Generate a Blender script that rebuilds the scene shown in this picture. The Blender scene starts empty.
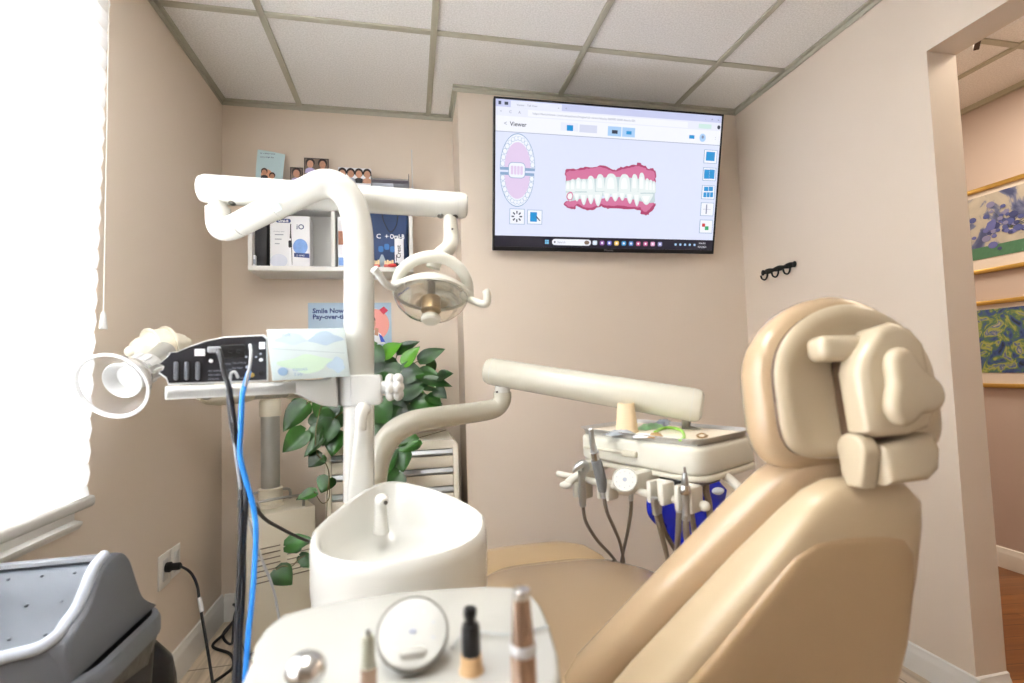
import bpy, bmesh, math, random
from mathutils import Vector, Matrix
V = Vector
PI = math.pi
random.seed(7)
SC = bpy.context.scene
COL = SC.collection

# ------------------------------------------------------------------ camera, world, lights, exposure
FPX, CW, CH = 487.56, 1024.0, 683.0
PITCH, ROLL, YAW = [math.radians(a) for a in (3.074, -1.773, 11.801)]
EYE = V((0, 0, 1.07))
FW = V((math.sin(YAW)*math.cos(PITCH), math.cos(YAW)*math.cos(PITCH), math.sin(PITCH)))
_r0 = V((math.cos(YAW), -math.sin(YAW), 0)); _u0 = _r0.cross(FW)
RT = _r0*math.cos(ROLL) + _u0*math.sin(ROLL)
UP = _u0*math.cos(ROLL) - _r0*math.sin(ROLL)
cd = bpy.data.cameras.new('camera'); cam = bpy.data.objects.new('camera', cd); COL.objects.link(cam)
cd.sensor_width = 36; cd.lens = FPX*36/CW; cd.clip_start = .02
cam.matrix_world = Matrix((( RT.x, UP.x, -FW.x, EYE.x), (RT.y, UP.y, -FW.y, EYE.y), (RT.z, UP.z, -FW.z, EYE.z), (0,0,0,1)))
cd.dof.use_dof = True; cd.dof.focus_distance = 1.9; cd.dof.aperture_fstop = 2.9
SC.camera = cam
SC.view_settings.view_transform = 'Standard'; SC.view_settings.look = 'None'
SC.view_settings.gamma = 1; SC.view_settings.use_curve_mapping = False
SC.view_settings.exposure = 0.42
W = bpy.data.worlds.new('sky'); SC.world = W; W.use_nodes = True
W.node_tree.nodes['Background'].inputs[0].default_value = (.85, .92, 1, 1)
W.node_tree.nodes['Background'].inputs[1].default_value = 1.5

def area(name, loc, direction, sx, sy, power, color=(1,1,1)):
    l = bpy.data.lights.new(name, 'AREA'); l.shape = 'RECTANGLE'; l.size = sx; l.size_y = sy
    l.energy = power; l.color = color
    o = bpy.data.objects.new(name, l); COL.objects.link(o); o.location = loc
    o.rotation_euler = V(direction).to_track_quat('-Z', 'Y').to_euler()
    return o
WIN_P, FILL_P, HALL_P = 265, 11, 15
area('daylight', (-1.25, .65, 1.45), (1, 0, 0), 1.9, 1.7, WIN_P, (.97, .985, 1))

def ray(px, py): return FW + RT*((px-512)/FPX) - UP*((py-341.5)/FPX)
def D(px, py, d): return EYE + ray(px, py)*d                 # point at camera depth d
def atY(px, py, y): r = ray(px, py); return EYE + r*(y/r.y)
def atX(px, py, x): r = ray(px, py); return EYE + r*(x/r.x)
def atZ(px, py, z): r = ray(px, py); return EYE + r*((z-EYE.z)/r.z)

# ------------------------------------------------------------------ materials
def lin(c):
    return tuple(((x/255)/12.92 if x/255 <= .04045 else ((x/255+.055)/1.055)**2.4) for x in c) + (1,)
_M = {}
def mat(name, rgb, rough=.5, metal=0., var=.03, scale=30., bump=0., emit=0., trans=0., alpha=1., coat=0., ior=1.45):
    if name in _M: return _M[name]
    m = bpy.data.materials.new(name); _M[name] = m; m.use_nodes = True
    nt = m.node_tree; b = nt.nodes['Principled BSDF']
    c = lin(rgb)
    b.inputs['Roughness'].default_value = rough; b.inputs['Metallic'].default_value = metal
    b.inputs['IOR'].default_value = ior
    if coat: b.inputs['Coat Weight'].default_value = coat; b.inputs['Coat Roughness'].default_value = .08
    if trans: b.inputs['Transmission Weight'].default_value = trans
    if alpha < 1: b.inputs['Alpha'].default_value = alpha
    tc = nt.nodes.new('ShaderNodeTexCoord'); n = nt.nodes.new('ShaderNodeTexNoise')
    n.inputs['Scale'].default_value = scale; n.inputs['Detail'].default_value = 3
    nt.links.new(tc.outputs['Object'], n.inputs['Vector'])
    mx = nt.nodes.new('ShaderNodeMix'); mx.data_type = 'RGBA'
    mx.inputs['A'].default_value = tuple(max(0, x*(1-var)) for x in c[:3]) + (1,)
    mx.inputs['B'].default_value = tuple(min(1, x*(1+var)) for x in c[:3]) + (1,)
    nt.links.new(n.outputs['Fac'], mx.inputs['Factor'])
    nt.links.new(mx.outputs['Result'], b.inputs['Base Color'])
    if emit:
        nt.links.new(mx.outputs['Result'], b.inputs['Emission Color']); b.inputs['Emission Strength'].default_value = emit
    if bump:
        bp = nt.nodes.new('ShaderNodeBump'); bp.inputs['Strength'].default_value = bump; bp.inputs['Distance'].default_value = .002
        nt.links.new(n.outputs['Fac'], bp.inputs['Height']); nt.links.new(bp.outputs['Normal'], b.inputs['Normal'])
    return m

# ------------------------------------------------------------------ mesh builder
WPOS = {}
def frame(o, z, x=(1,0,0)):
    """matrix whose local Z is z, local X close to x, origin o"""
    z = V(z).normalized(); x = V(x); x = (x - z*x.dot(z))
    if x.length < 1e-6: x = V((0,1,0)) - z*z.y
    x.normalize(); y = z.cross(x)
    return Matrix(((x.x,y.x,z.x,o[0]),(x.y,y.y,z.y,o[1]),(x.z,y.z,z.z,o[2]),(0,0,0,1)))
def T(x, y, z): return Matrix.Translation((x, y, z))
def RZ(a): return Matrix.Rotation(math.radians(a), 4, 'Z')
def RX(a): return Matrix.Rotation(math.radians(a), 4, 'X')
def RY(a): return Matrix.Rotation(math.radians(a), 4, 'Y')
def catmull(p, n):
    p = [V(q) for q in p]; out = []
    for i in range(len(p)-1):
        a = p[max(i-1,0)]; b = p[i]; c = p[i+1]; d = p[min(i+2,len(p)-1)]
        for k in range(n):
            t = k/n
            out.append(.5*((2*b)+(c-a)*t+(2*a-5*b+4*c-d)*t*t+(3*b-a-3*c+d)*t**3))
    out.append(p[-1]); return out
def lerp_list(r, n):
    out = []
    for i in range(len(r)-1):
        for k in range(n): out.append(r[i]+(r[i+1]-r[i])*k/n)
    out.append(r[-1]); return out

class MB:
    def __init__(s): s.v=[]; s.f=[]; s.fm=[]; s.m=[]
    def mi(s, m):
        if m not in s.m: s.m.append(m)
        return s.m.index(m)
    def add(s, vs, fs, m):
        b = len(s.v); s.v += [V(v) for v in vs]; k = s.mi(m)
        for f in fs: s.f.append([b+i for i in f]); s.fm.append(k)
        return s
    def addbm(s, bm, m, M=None):
        bm.verts.ensure_lookup_table(); bm.verts.index_update()
        s.add([(M @ v.co) if M else v.co.copy() for v in bm.verts], [[v.index for v in f.verts] for f in bm.faces], m)
        bm.free(); return s
    def box(s, lo, hi, m, bev=0., M=None, seg=2):
        lo, hi = V(lo), V(hi); bm = bmesh.new(); bmesh.ops.create_cube(bm, size=1)
        c, d = (lo+hi)/2, hi-lo
        for v in bm.verts: v.co = V((c[i]+v.co[i]*d[i] for i in range(3)))
        if bev: bmesh.ops.bevel(bm, geom=bm.edges[:], offset=min(bev, .49*min(abs(x) for x in d)), segments=seg, affect='EDGES', profile=.5)
        return s.addbm(bm, m, M)
    def tube(s, pts, r, m, seg=16, n=1, caps=True, flat=None):
        if n > 1:
            if isinstance(r, (list, tuple)): r = lerp_list(list(r), n)
            pts = catmull(pts, n)
        pts = [V(p) for p in pts]
        if not isinstance(r, (list, tuple)): r = [r]*len(pts)
        t = (pts[1]-pts[0]).normalized()
        a = t.orthogonal().normalized() if flat is None else (V(flat) - t*t.dot(V(flat))).normalized()
        rings = []
        for i, p in enumerate(pts):
            if i == 0: tn = (pts[1]-p).normalized()
            elif i == len(pts)-1: tn = (p-pts[i-1]).normalized()
            else: tn = ((pts[i+1]-p).normalized()+(p-pts[i-1]).normalized()).normalized()
            a = (a - tn*a.dot(tn)).normalized(); b = tn.cross(a)
            rings.append([p + (a*math.cos(2*PI*k/seg) + b*math.sin(2*PI*k/seg))*r[i] for k in range(seg)])
        return s.loft(rings, m, caps)
    def loft(s, rings, m, caps=True, closed=True):
        n = len(rings[0]); vs = [v for r in rings for v in r]; fs = []
        for i in range(len(rings)-1):
            for k in range(n if closed else n-1):
                k2 = (k+1) % n
                fs.append([i*n+k, i*n+k2, (i+1)*n+k2, (i+1)*n+k])
        if caps:
            fs.append(list(range(n))[::-1]); fs.append([(len(rings)-1)*n+k for k in range(n)])
        return s.add(vs, fs, m)
    def lathe(s, prof, M, m, seg=32, sx=1, sy=1, caps=True):
        return s.loft([[M @ V((r*sx*math.cos(2*PI*k/seg), r*sy*math.sin(2*PI*k/seg), h)) for k in range(seg)] for r, h in prof], m, caps)
    def prism(s, poly, M, h, m, bev=0., seg=2):
        bm = bmesh.new(); vs = [bm.verts.new((p[0], p[1], 0)) for p in poly]; f = bm.faces.new(vs)
        bm.normal_update()
        r = bmesh.ops.extrude_face_region(bm, geom=[f]); nv = [e for e in r['geom'] if isinstance(e, bmesh.types.BMVert)]
        for v in nv: v.co.z += h
        bmesh.ops.recalc_face_normals(bm, faces=bm.faces[:])
        if bev:
            es = [e for e in bm.edges if abs(e.verts[0].co.z-e.verts[1].co.z) < 1e-6]
            bmesh.ops.bevel(bm, geom=es, offset=bev, segments=seg, affect='EDGES', profile=.5)
        return s.addbm(bm, m, M)
    def poly(s, pts, M, m, z=0.): return s.add([M @ V((p[0], p[1], z)) for p in pts], [list(range(len(pts)))], m)
    def rect(s, x0, y0, x1, y1, M, m, z=0.): return s.poly([(x0,y0),(x1,y0),(x1,y1),(x0,y1)], M, m, z)
    def disc(s, x, y, rx, ry, M, m, z=0., n=24, a0=0, a1=360):
        return s.poly([(x+rx*math.cos(math.radians(a0+(a1-a0)*k/n)), y+ry*math.sin(math.radians(a0+(a1-a0)*k/n))) for k in range(n)], M, m, z)
    def text(s, body, size, M, m, align='LEFT', sx=1., bold=0.):
        cu = bpy.data.curves.new('t', 'FONT'); cu.body = body; cu.size = size; cu.align_x = align; cu.offset = bold
        cu.resolution_u = 2
        o = bpy.data.objects.new('t', cu); COL.objects.link(o)
        me = bpy.data.meshes.new_from_object(o.evaluated_get(bpy.context.evaluated_depsgraph_get()))
        s.add([M @ V((v.co.x*sx, v.co.y, v.co.z)) for v in me.vertices], [list(p.vertices) for p in me.polygons], m)
        bpy.data.objects.remove(o); bpy.data.curves.remove(cu); bpy.data.meshes.remove(me)
        return s
    def ell(s, c, rx, ry, rz, m, M=None, seg=20, rings=12):
        bm = bmesh.new(); bmesh.ops.create_uvsphere(bm, u_segments=seg, v_segments=rings, radius=1)
        for v in bm.verts: v.co = V((v.co.x*rx, v.co.y*ry, v.co.z*rz)) + V(c)
        return s.addbm(bm, m, M)
    def build(s, name, parent=None, label=None, cat=None, group=None, kind=None, ang=38, flat=False):
        me = bpy.data.meshes.new(name); lo = [min(v[i] for v in s.v) for i in range(3)]; hi = [max(v[i] for v in s.v) for i in range(3)]
        c = V(((lo[0]+hi[0])/2, (lo[1]+hi[1])/2, lo[2] if parent is None else (lo[2]+hi[2])/2))
        me.from_pydata([v-c for v in s.v], [], s.f)
        for m in s.m: me.materials.append(m)
        for p, k in zip(me.polygons, s.fm): p.material_index = k; p.use_smooth = not flat
        bm = bmesh.new(); bm.from_mesh(me)
        if not flat: bmesh.ops.recalc_face_normals(bm, faces=bm.faces[:])
        bm.to_mesh(me); bm.free()
        if not flat: me.set_sharp_from_angle(angle=math.radians(ang))
        o = bpy.data.objects.new(name, me); COL.objects.link(o)
        o.location = c - (WPOS[parent.name] if parent else V((0,0,0)))
        if parent: o.parent = parent
        WPOS[o.name] = c
        return tag(o, label, cat, group, kind)
def tag(o, label=None, cat=None, group=None, kind=None):
    for k, v in (('label',label),('category',cat),('group',group),('kind',kind)):
        if v: o[k] = v
    return o
def thing(name, loc, label, cat, group=None):
    o = bpy.data.objects.new(name, None); COL.objects.link(o); o.location = V(loc); o.empty_display_size = .05
    WPOS[o.name] = V(loc)
    return tag(o, label, cat, group)
def roundrect(w, h, r, n=6, cx=0, cy=0):
    out = []
    for (x, y, a) in ((w/2-r, h/2-r, 0), (-w/2+r, h/2-r, 90), (-w/2+r, -h/2+r, 180), (w/2-r, -h/2+r, 270)):
        for k in range(n+1):
            t = math.radians(a+90*k/n); out.append((cx+x+r*math.cos(t), cy+y+r*math.sin(t)))
    return out

# palette
wall_m = mat('wall_paint', (226,212,196), .55, var=.012, scale=4)
hallwall_m = mat('hall_paint', (196,180,172), .6, var=.015, scale=4)
trim_m = mat('white_trim', (232,230,225), .35, var=.01)
grid_m = mat('ceiling_grid', (186,183,166), .5, var=.02)
unit_m = mat('unit_white', (214,213,206), .22, var=.006, coat=.3)
cream_m = mat('cream_plastic', (229,224,209), .3, var=.01)
chrome = mat('chrome', (215,215,215), .16, 1.)
steel = mat('brushed_steel', (176,176,174), .32, 1., var=.06)
black = mat('black_plastic', (24,24,27), .35)
rubber = mat('black_rubber', (20,20,22), .5)
white_p = mat('white_plastic', (214,214,212), .35, var=.01)
H = 2.346
XL, XR, YB, YR = -.834, 1.66, 2.15, 2.42

# ------------------------------------------------------------------ room shell
def struct(mb, name): return mb.build(name, kind='structure', ang=30)
# floor: wood-look ceramic tile
def plank_mat(name, c1, c2, grout, bw, rh, mortar, rot, rough, sc=1.):
    m = bpy.data.materials.new(name); m.use_nodes = True; nt = m.node_tree; b = nt.nodes['Principled BSDF']
    N = nt.nodes.new; L = nt.links.new
    tc = N('ShaderNodeTexCoord'); mp = N('ShaderNodeMapping'); L(tc.outputs['Object'], mp.inputs['Vector']); mp.inputs['Rotation'].default_value = (0,0,math.radians(rot))
    br = N('ShaderNodeTexBrick'); L(mp.outputs['Vector'], br.inputs['Vector'])
    br.inputs['Scale'].default_value = sc; br.inputs['Brick Width'].default_value = bw; br.inputs['Row Height'].default_value = rh
    br.inputs['Mortar Size'].default_value = mortar; br.inputs['Mortar Smooth'].default_value = .1; br.offset = .37
    br.inputs['Color1'].default_value = lin(c1); br.inputs['Color2'].default_value = lin(c2); br.inputs['Mortar'].default_value = lin(grout)
    mp2 = N('ShaderNodeMapping'); L(mp.outputs['Vector'], mp2.inputs['Vector']); mp2.inputs['Scale'].default_value = (2.5, 38, 1)
    no = N('ShaderNodeTexNoise'); L(mp2.outputs['Vector'], no.inputs['Vector']); no.inputs['Scale'].default_value = 1.; no.inputs['Detail'].default_value = 5; no.inputs['Distortion'].default_value = .6
    cr = N('ShaderNodeValToRGB'); cr.color_ramp.elements[0].color = (.62,.58,.54,1); cr.color_ramp.elements[0].position = .3; cr.color_ramp.elements[1].color = (1.12,1.1,1.08,1); cr.color_ramp.elements[1].position = .7
    L(no.outputs['Fac'], cr.inputs['Fac'])
    mx = N('ShaderNodeMix'); mx.data_type = 'RGBA'; mx.blend_type = 'MULTIPLY'; mx.inputs['Factor'].default_value = 1
    L(br.outputs['Color'], mx.inputs['A']); L(cr.outputs['Color'], mx.inputs['B']); L(mx.outputs['Result'], b.inputs['Base Color'])
    b.inputs['Roughness'].default_value = rough
    return m
tile_m = plank_mat('wood_look_tile', (222,208,188), (208,193,172), (150,138,120), .9, .2, .004, 90, .35)
hallfloor_m = plank_mat('hall_wood', (150,98,52), (122,76,38), (70,42,22), 1.1, .075, .0015, 8, .3)
YF = -2.6
struct(MB().box((XL-.15, YF-.1, -.1), (XR+.06, YR+.12, 0), tile_m), 'floor')
struct(MB().box((XR+.06, -1.0, -.1), (3.1, 4.2, 0), hallfloor_m), 'floor_hall')
# ceiling with lay-in tiles
def ceil_mat():
    m = bpy.data.materials.new('acoustic_tile'); m.use_nodes = True; nt = m.node_tree; b = nt.nodes['Principled BSDF']
    N = nt.nodes.new; L = nt.links.new
    tc = N('ShaderNodeTexCoord'); n1 = N('ShaderNodeTexNoise'); n1.inputs['Scale'].default_value = 160; n1.inputs['Detail'].default_value = 4
    L(tc.outputs['Object'], n1.inputs['Vector'])
    cr = N('ShaderNodeValToRGB'); cr.color_ramp.elements[0].color = lin((232,231,228)); cr.color_ramp.elements[1].color = lin((250,249,247)); cr.color_ramp.elements[0].position = .35; cr.color_ramp.elements[1].position = .65
    L(n1.outputs['Fac'], cr.inputs['Fac']); L(cr.outputs['Color'], b.inputs['Base Color']); b.inputs['Roughness'].default_value = .9
    bp = N('ShaderNodeBump'); bp.inputs['Strength'].default_value = .35; bp.inputs['Distance'].default_value = .003
    L(n1.outputs['Fac'], bp.inputs['Height']); L(bp.outputs['Normal'], b.inputs['Normal'])
    return m
acou = ceil_mat()
GX = [-.494, .110, .714, 1.318]; GY = [1.80-.61*k for k in range(8)]
FILL_CELLS = [(.110, .714, GY[4], GY[2]), (-.494,.110,GY[4],GY[2]), (.714, 1.318, GY[4], GY[2])]      # cells tried for added fill panels, replaced below
FILL_CELLS = [(-.494, .110, GY[3], GY[1])]  # cell of the added fill panel, out of view
mb = MB()
xs = [XL-.02]+GX+[XR+.02]; ys = [YR+.02]+GY+[YF-.02]
for i in range(len(xs)-1):
    for j in range(len(ys)-1):
        mb.box((xs[i], ys[j+1], H+.006), (xs[i+1], ys[j], H+.03), acou)
struct(mb, 'ceiling')
n = 1
for x in GX:
    struct(MB().box((x-.012, YF, H-.002), (x+.012, YR, H+.006), grid_m, .001), 'trim_%d' % n); n += 1
for y in GY:
    for i in range(len(xs)-1):
        a, b = max(xs[i]+.012, XL), min(xs[i+1]-.012, XR)
        struct(MB().box((a, y-.012, H-.001), (b, y+.012, H+.006), grid_m, .001), 'trim_%d' % n); n += 1
# wall angle mouldings
def angle(lo, hi):
    global n
    struct(MB().box(lo, hi, grid_m, .0015), 'trim_%d' % n); n += 1
z0 = H-.018
angle((XL, YF, z0), (XL+.006, YR, H+.006)); angle((XL, YF, H-.001), (XL+.022, YR, H+.006))
angle((XL, YR-.006, z0), (.232, YR, H+.006)); angle((XL, YR-.022, H-.001), (.232, YR, H+.006))
angle((.232-.006, YB, z0), (.232, YR, H+.006)); angle((.232-.022, YB-.022, H-.001), (.232, YR, H+.006))
angle((.21, YB-.006, z0), (XR, YB, H+.006)); angle((.21, YB-.022, H-.001), (XR, YB, H+.006))
angle((XR-.006, YF, z0), (XR, YB, H+.006)); angle((XR-.022, YF, H-.001), (XR, YB, H+.006))
# walls
WZ = H+.03
WY0, WY1, WZ0, WZ1 = -.22, 1.41, .77, 2.12           # window opening in left wall
mb = MB()
mb.box((XL-.15, YF, 0), (XL, WY0, WZ), wall_m); mb.box((XL-.15, WY1, 0), (XL, YR+.12, WZ), wall_m)
mb.box((XL-.15, WY0, 0), (XL, WY1, WZ0), wall_m); mb.box((XL-.15, WY0, WZ1), (XL, WY1, WZ), wall_m)
struct(mb, 'wall_left')
struct(MB().box((XL, YR, 0), (XR+.12, YR+.12, WZ), wall_m), 'wall_back')
struct(MB().box((.232, YB, 0), (XR, YR, WZ), wall_m), 'wall_back_chase')
DY0, DY1, DZ = .28, 1.22, 2.055
mb = MB()
mb.box((XR, DY1, 0), (XR+.12, YR, WZ), wall_m); mb.box((XR, DY0, DZ), (XR+.12, DY1, WZ), wall_m); mb.box((XR, YF, 0), (XR+.12, DY0, WZ), wall_m)
struct(mb, 'wall_right')
struct(MB().box((XL, YF-.1, 0), (XR+.12, YF, WZ), wall_m), 'wall_front')
# hall beyond the doorway
struct(MB().box((2.88, -1.0, 0), (3.0, 4.2, 2.5), hallwall_m), 'wall_hall_far')
struct(MB().box((XR+.12, 4.1, 0), (2.88, 4.2, 2.5), hallwall_m), 'wall_hall_end')
struct(MB().box((XR+.12, -1.1, 0), (2.88, -1.0, 2.5), hallwall_m), 'wall_hall_near')
struct(MB().box((XR+.12, YR+.12, 0), (XR+.2, 4.1, 2.5), hallwall_m), 'wall_hall_side')
mb = MB()
mb.box((XR+.12, -1.0, H+.006), (2.88, 4.1, H+.03), acou); struct(mb, 'ceiling_hall')
for lo, hi in (((2.50, -1, H-.003), (2.524, 4.1, H+.006)), ((1.89, -1, H-.003), (1.914, 4.1, H+.006)), ((2.86, -1, H-.018), (2.88, 4.1, H+.006))):
    struct(MB().box(lo, hi, grid_m), 'trim_%d' % n); n += 1
for y in (.88, 1.49, 2.10, 2.71):
    for a, b in ((1.914, 2.5), (2.524, 2.86)):
        struct(MB().box((a, y-.012, H-.002), (b, y+.012, H+.006), grid_m), 'trim_%d' % n); n += 1
# baseboards
def baseboard(p, q, nrm, h, name):
    p, q, nrm = V(p), V(q), V(nrm); d = (q-p); L = d.length
    prof = [(0,0), (.014,0), (.014,h-.03), (.012,h-.022), (.008,h-.012), (.007,h-.003), (.003,h), (0,h)]
    rings = [[p+nrm*a+V((0,0,b)) for a, b in prof], [q+nrm*a+V((0,0,b)) for a, b in prof]]
    struct(MB().loft(rings, trim_m), name)
baseboard((XL, YF, 0), (XL, YR, 0), (1,0,0), .115, 'baseboard_left')
baseboard((XL+.014, YR, 0), (.232, YR, 0), (0,-1,0), .115, 'baseboard_back')
baseboard((.232, YB, 0), (XR, YB, 0), (0,-1,0), .1, 'baseboard_chase')
baseboard((XR, YB-.014, 0), (XR, DY1-.014, 0), (-1,0,0), .09, 'baseboard_right')
baseboard((XR-.0, DY1, 0), (XR+.12, DY1, 0), (0,-1,0), .09, 'baseboard_jamb')
baseboard((2.88, -1, 0), (2.88, 4.1, 0), (-1,0,0), .1, 'baseboard_hall')

# window: frame, pane, sill, shade
w = MB(); fx = XL-.10
for lo, hi in (((fx, WY0, WZ0), (fx+.05, WY0+.05, WZ1)), ((fx, WY1-.05, WZ0), (fx+.05, WY1, WZ1)), ((fx, WY0, WZ0), (fx+.05, WY1, WZ0+.05)), ((fx, WY0, WZ1-.05), (fx+.05, WY1, WZ1)), ((fx, .54, WZ0), (fx+.05, .60, WZ1))):
    w.box(lo, hi, trim_m, .004)
win = w.build('window_1', kind='structure')
glass_m = mat('window_glass', (250,250,250), .02, trans=1., var=0)
MB().box((fx+.02, WY0+.05, WZ0+.05), (fx+.026, WY1-.05, WZ1-.05), glass_m).build('pane', win)
sl = MB()
prof = [(0,0),(.022,0),(.03,.012),(.03,.018),(.012,.022),(.012,.05),(0,.05)]
sl.loft([[V((XL+a, y, .705+b)) for a, b in prof] for y in (WY0-.1, 1.425)], trim_m)
struct(sl, 'trim_%d' % n); n += 1
# pleated shade
def shade_mat():
    m = bpy.data.materials.new('shade_fabric'); m.use_nodes = True; nt = m.node_tree
    nt.nodes.remove(nt.nodes['Principled BSDF']); out = nt.nodes['Material Output']
    a = nt.nodes.new('ShaderNodeBsdfDiffuse'); b = nt.nodes.new('ShaderNodeBsdfTranslucent'); mx = nt.nodes.new('ShaderNodeMixShader')
    no = nt.nodes.new('ShaderNodeTexNoise'); no.inputs['Scale'].default_value = 200
    cr = nt.nodes.new('ShaderNodeValToRGB'); cr.color_ramp.elements[0].color = (.83,.84,.86,1); cr.color_ramp.elements[1].color = (.9,.9,.92,1)
    nt.links.new(no.outputs['Fac'], cr.inputs['Fac'])
    nt.links.new(cr.outputs['Color'], a.inputs['Color']); nt.links.new(cr.outputs['Color'], b.inputs['Color'])
    mx.inputs[0].default_value = .6
    nt.links.new(a.outputs[0], mx.inputs[1]); nt.links.new(b.outputs[0], mx.inputs[2]); nt.links.new(mx.outputs[0], out.inputs[0])
    return m
sh = thing('window_shade', (-.8, .65, .77), 'white pleated fabric shade drawn down over the bright window', 'window blind')
SX = -.80; pitch = .055
def pleat(side):
    pr = []; z = 2.13; k = 0
    while z > .785:
        for t in (0, .12, .5, .88):
            pr.append((SX + side*(0.003 + .006*math.sin(PI*t)), z - pitch*t))
        z -= pitch
    return pr
p1 = pleat(1)
mb = MB(); s0, s1 = -.30, 1.468
mb.loft([[V((a, y if y < 1 else y+.017-.06*(2.13-b)/1.35, b)) for a, b in p1] for y in (s0, s1)], shade_mat(), caps=False, closed=False)
mb.build('shade_fabric', sh, flat=True)
MB().box((SX-.012, s0, .757), (SX+.018, s1-.03, .785), mat('shade_rail', (205,203,198), .4), .008, seg=3).build('bottom_rail', sh)
MB().box((SX-.028, s0, 2.13), (SX+.03, s1+.03, 2.185), mat('shade_head', (226,220,205), .4), .006).build('head_rail', sh)
cdm = mat('shade_cord', (238,236,230), .6)
c0 = atX(108, 60, -.785); c1 = atX(103.5, 312, -.785)
MB().tube([(c0.x, c0.y, 2.14), c0, c1], .0016, cdm, 6).build('pull_cord', sh)
M = frame(c1-V((0,0,.045)), (0,0,1))
MB().lathe([(.0085,0),(.009,.002),(.0055,.04),(.003,.046)], M, white_p, 14).build('tassel', sh)

# ------------------------------------------------------------------ added ceiling fill panel, hall lights
for (a, b, c, d) in FILL_CELLS:
    t = thing('ceiling_fill', ((a+b)/2, (c+d)/2, H-.01), 'unseen ceiling panel added as fill light above the dental chair', 'added fill light')
    MB().box((a+.012, c+.012, H-.004), (b-.012, d-.012, H+.004), trim_m, .002).build('frame', t)
    MB().box((a+.04, c+.04, H-.006), (b-.04, d-.04, H-.0035), mat('fill_glow', (250,250,245), .6, emit=2.)).build('fill_glow', t)
    area('fill_light', ((a+b)/2, (c+d)/2, H-.02), (0,0,-1), b-a-.1, d-c-.1, FILL_P, (1,.985,.955))  # unseen panel added to light the chair tops and back wall
area('hall_light', (2.3, 1.2, H-.02), (0,0,-1), .5, 1.1, HALL_P, (1,.86,.68))
area('hall_light', (2.3, 3.2, H-.02), (0,0,-1), .5, 1.1, HALL_P*.8, (1,.86,.68))

# ------------------------------------------------------------------ television on the back wall
tvC = V((.902, 2.019, 1.899)); tilt = .216; yaw = -.009
tR = V((math.cos(yaw), math.sin(yaw), 0)); tn_ = V((-math.sin(yaw), math.cos(yaw), 0))
tU = V((0,0,1))*math.cos(tilt) - tn_*math.sin(tilt); tN = tR.cross(tU)          # toward the viewer
MT = Matrix(((tR.x,tU.x,tN.x,tvC.x),(tR.y,tU.y,tN.y,tvC.y),(tR.z,tU.z,tN.z,tvC.z),(0,0,0,1)))
TW, TH = 1.077, .636
tv = thing('television', (tvC.x, tvC.y, tvC.z-.3), 'large flat television high on the wall, tilted down, showing a scan of teeth', 'television')
bez = mat('tv_bezel', (22,22,26), .3)
mb = MB()
mb.box((-TW/2, -TH/2, -.03), (TW/2, TH/2, -.004), bez, .004, MT)
for lo, hi in (((-TW/2,-TH/2,-.006),(TW/2,-TH/2+.018,.004)), ((-TW/2,TH/2-.008,-.006),(TW/2,TH/2,.004)), ((-TW/2,-TH/2,-.006),(-TW/2+.008,TH/2,.004)), ((TW/2-.008,-TH/2,-.006),(TW/2,TH/2,.004))):
    mb.box(lo, hi, bez, .0015, MT)
mb.box((-.25, -.2, -.07), (.25, .2, -.03), bez, .01, MT)
mb.build('casing', tv)
mb = MB(); mk = mat('tv_mount', (40,40,42), .4, .6)
mb.box((tvC.x-.12, 2.125, tvC.z-.13), (tvC.x+.12, 2.15, tvC.z+.13), mk, .004)
mb.tube([(tvC.x, 2.13, tvC.z), (tvC.x, 2.06, tvC.z)], .03, mk, 12)
mb.build('wall_mount', tv)
def E(name, rgb, k=.78):
    m = mat('screen_'+name, rgb, .35, var=0, emit=k); b = m.node_tree.nodes['Principled BSDF']
    for l in list(b.inputs['Base Color'].links): m.node_tree.links.remove(l)
    b.inputs['Base Color'].default_value = (.01, .01, .012, 1); return m
iM = MT.inverted()
def scr(u, v):           # a point of the photographed screen (px) on the panel
    r = ray(u, v); d = (tvC-EYE).dot(tN)/r.dot(tN); q = iM @ (EYE + r*d); return (q.x, q.y)
def zs(u, v): return scr(480+u/3.596, 80+v/3.596)
def quad(mb, u0, v0, u1, v1, m, z):   # a rectangle of the screen picture from two corners
    a = zs(u0, v0); b = zs(u1, v1); mb.rect(a[0], a[1], b[0], b[1], MT, m, z)
mb = MB()
sx0, sx1, sy0, sy1 = -TW/2+.008, TW/2-.008, -TH/2+.018, TH/2-.008
taskh = .047
e_bg = E('page', (222,228,250)); e_tab = E('tabs', (200,205,238)); e_bar = E('bar', (232,235,250)); e_w = E('white', (242,244,253))
mb.rect(sx0, sy0, sx1, sy1, MT, e_bg, 0)
z1, z2, z3, z4 = .0006, .0012, .0018, .0026
mb.rect(sx0, sy1-.030, sx1, sy1, MT, e_tab, z1)
mb.rect(sx0+.065, sy1-.030, sx0+.29, sy1-.004, MT, e_bar, z2)
mb.rect(sx0, sy1-.066, sx1, sy1-.030, MT, e_bar, z1)
mb.rect(sx0, sy1-.128, sx1, sy1-.066, MT, e_w, z1)
mb.rect(sx0, sy1-.1305, sx1, sy1-.128, MT, E('line', (150,160,190)), z2)
e_gr = E('grey', (140,146,170)); e_dk = E('dark', (60,66,84)); e_bl = E('blue', (40,150,215)); e_lb = E('lightblue', (172,208,246)); e_pale = E('pale', (214,218,238))
def stext(s, x, y, size, m=e_gr, z=z3, bold=0.): mb.text(s, size, MT @ T(x, y, z), m, bold=bold)
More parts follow.
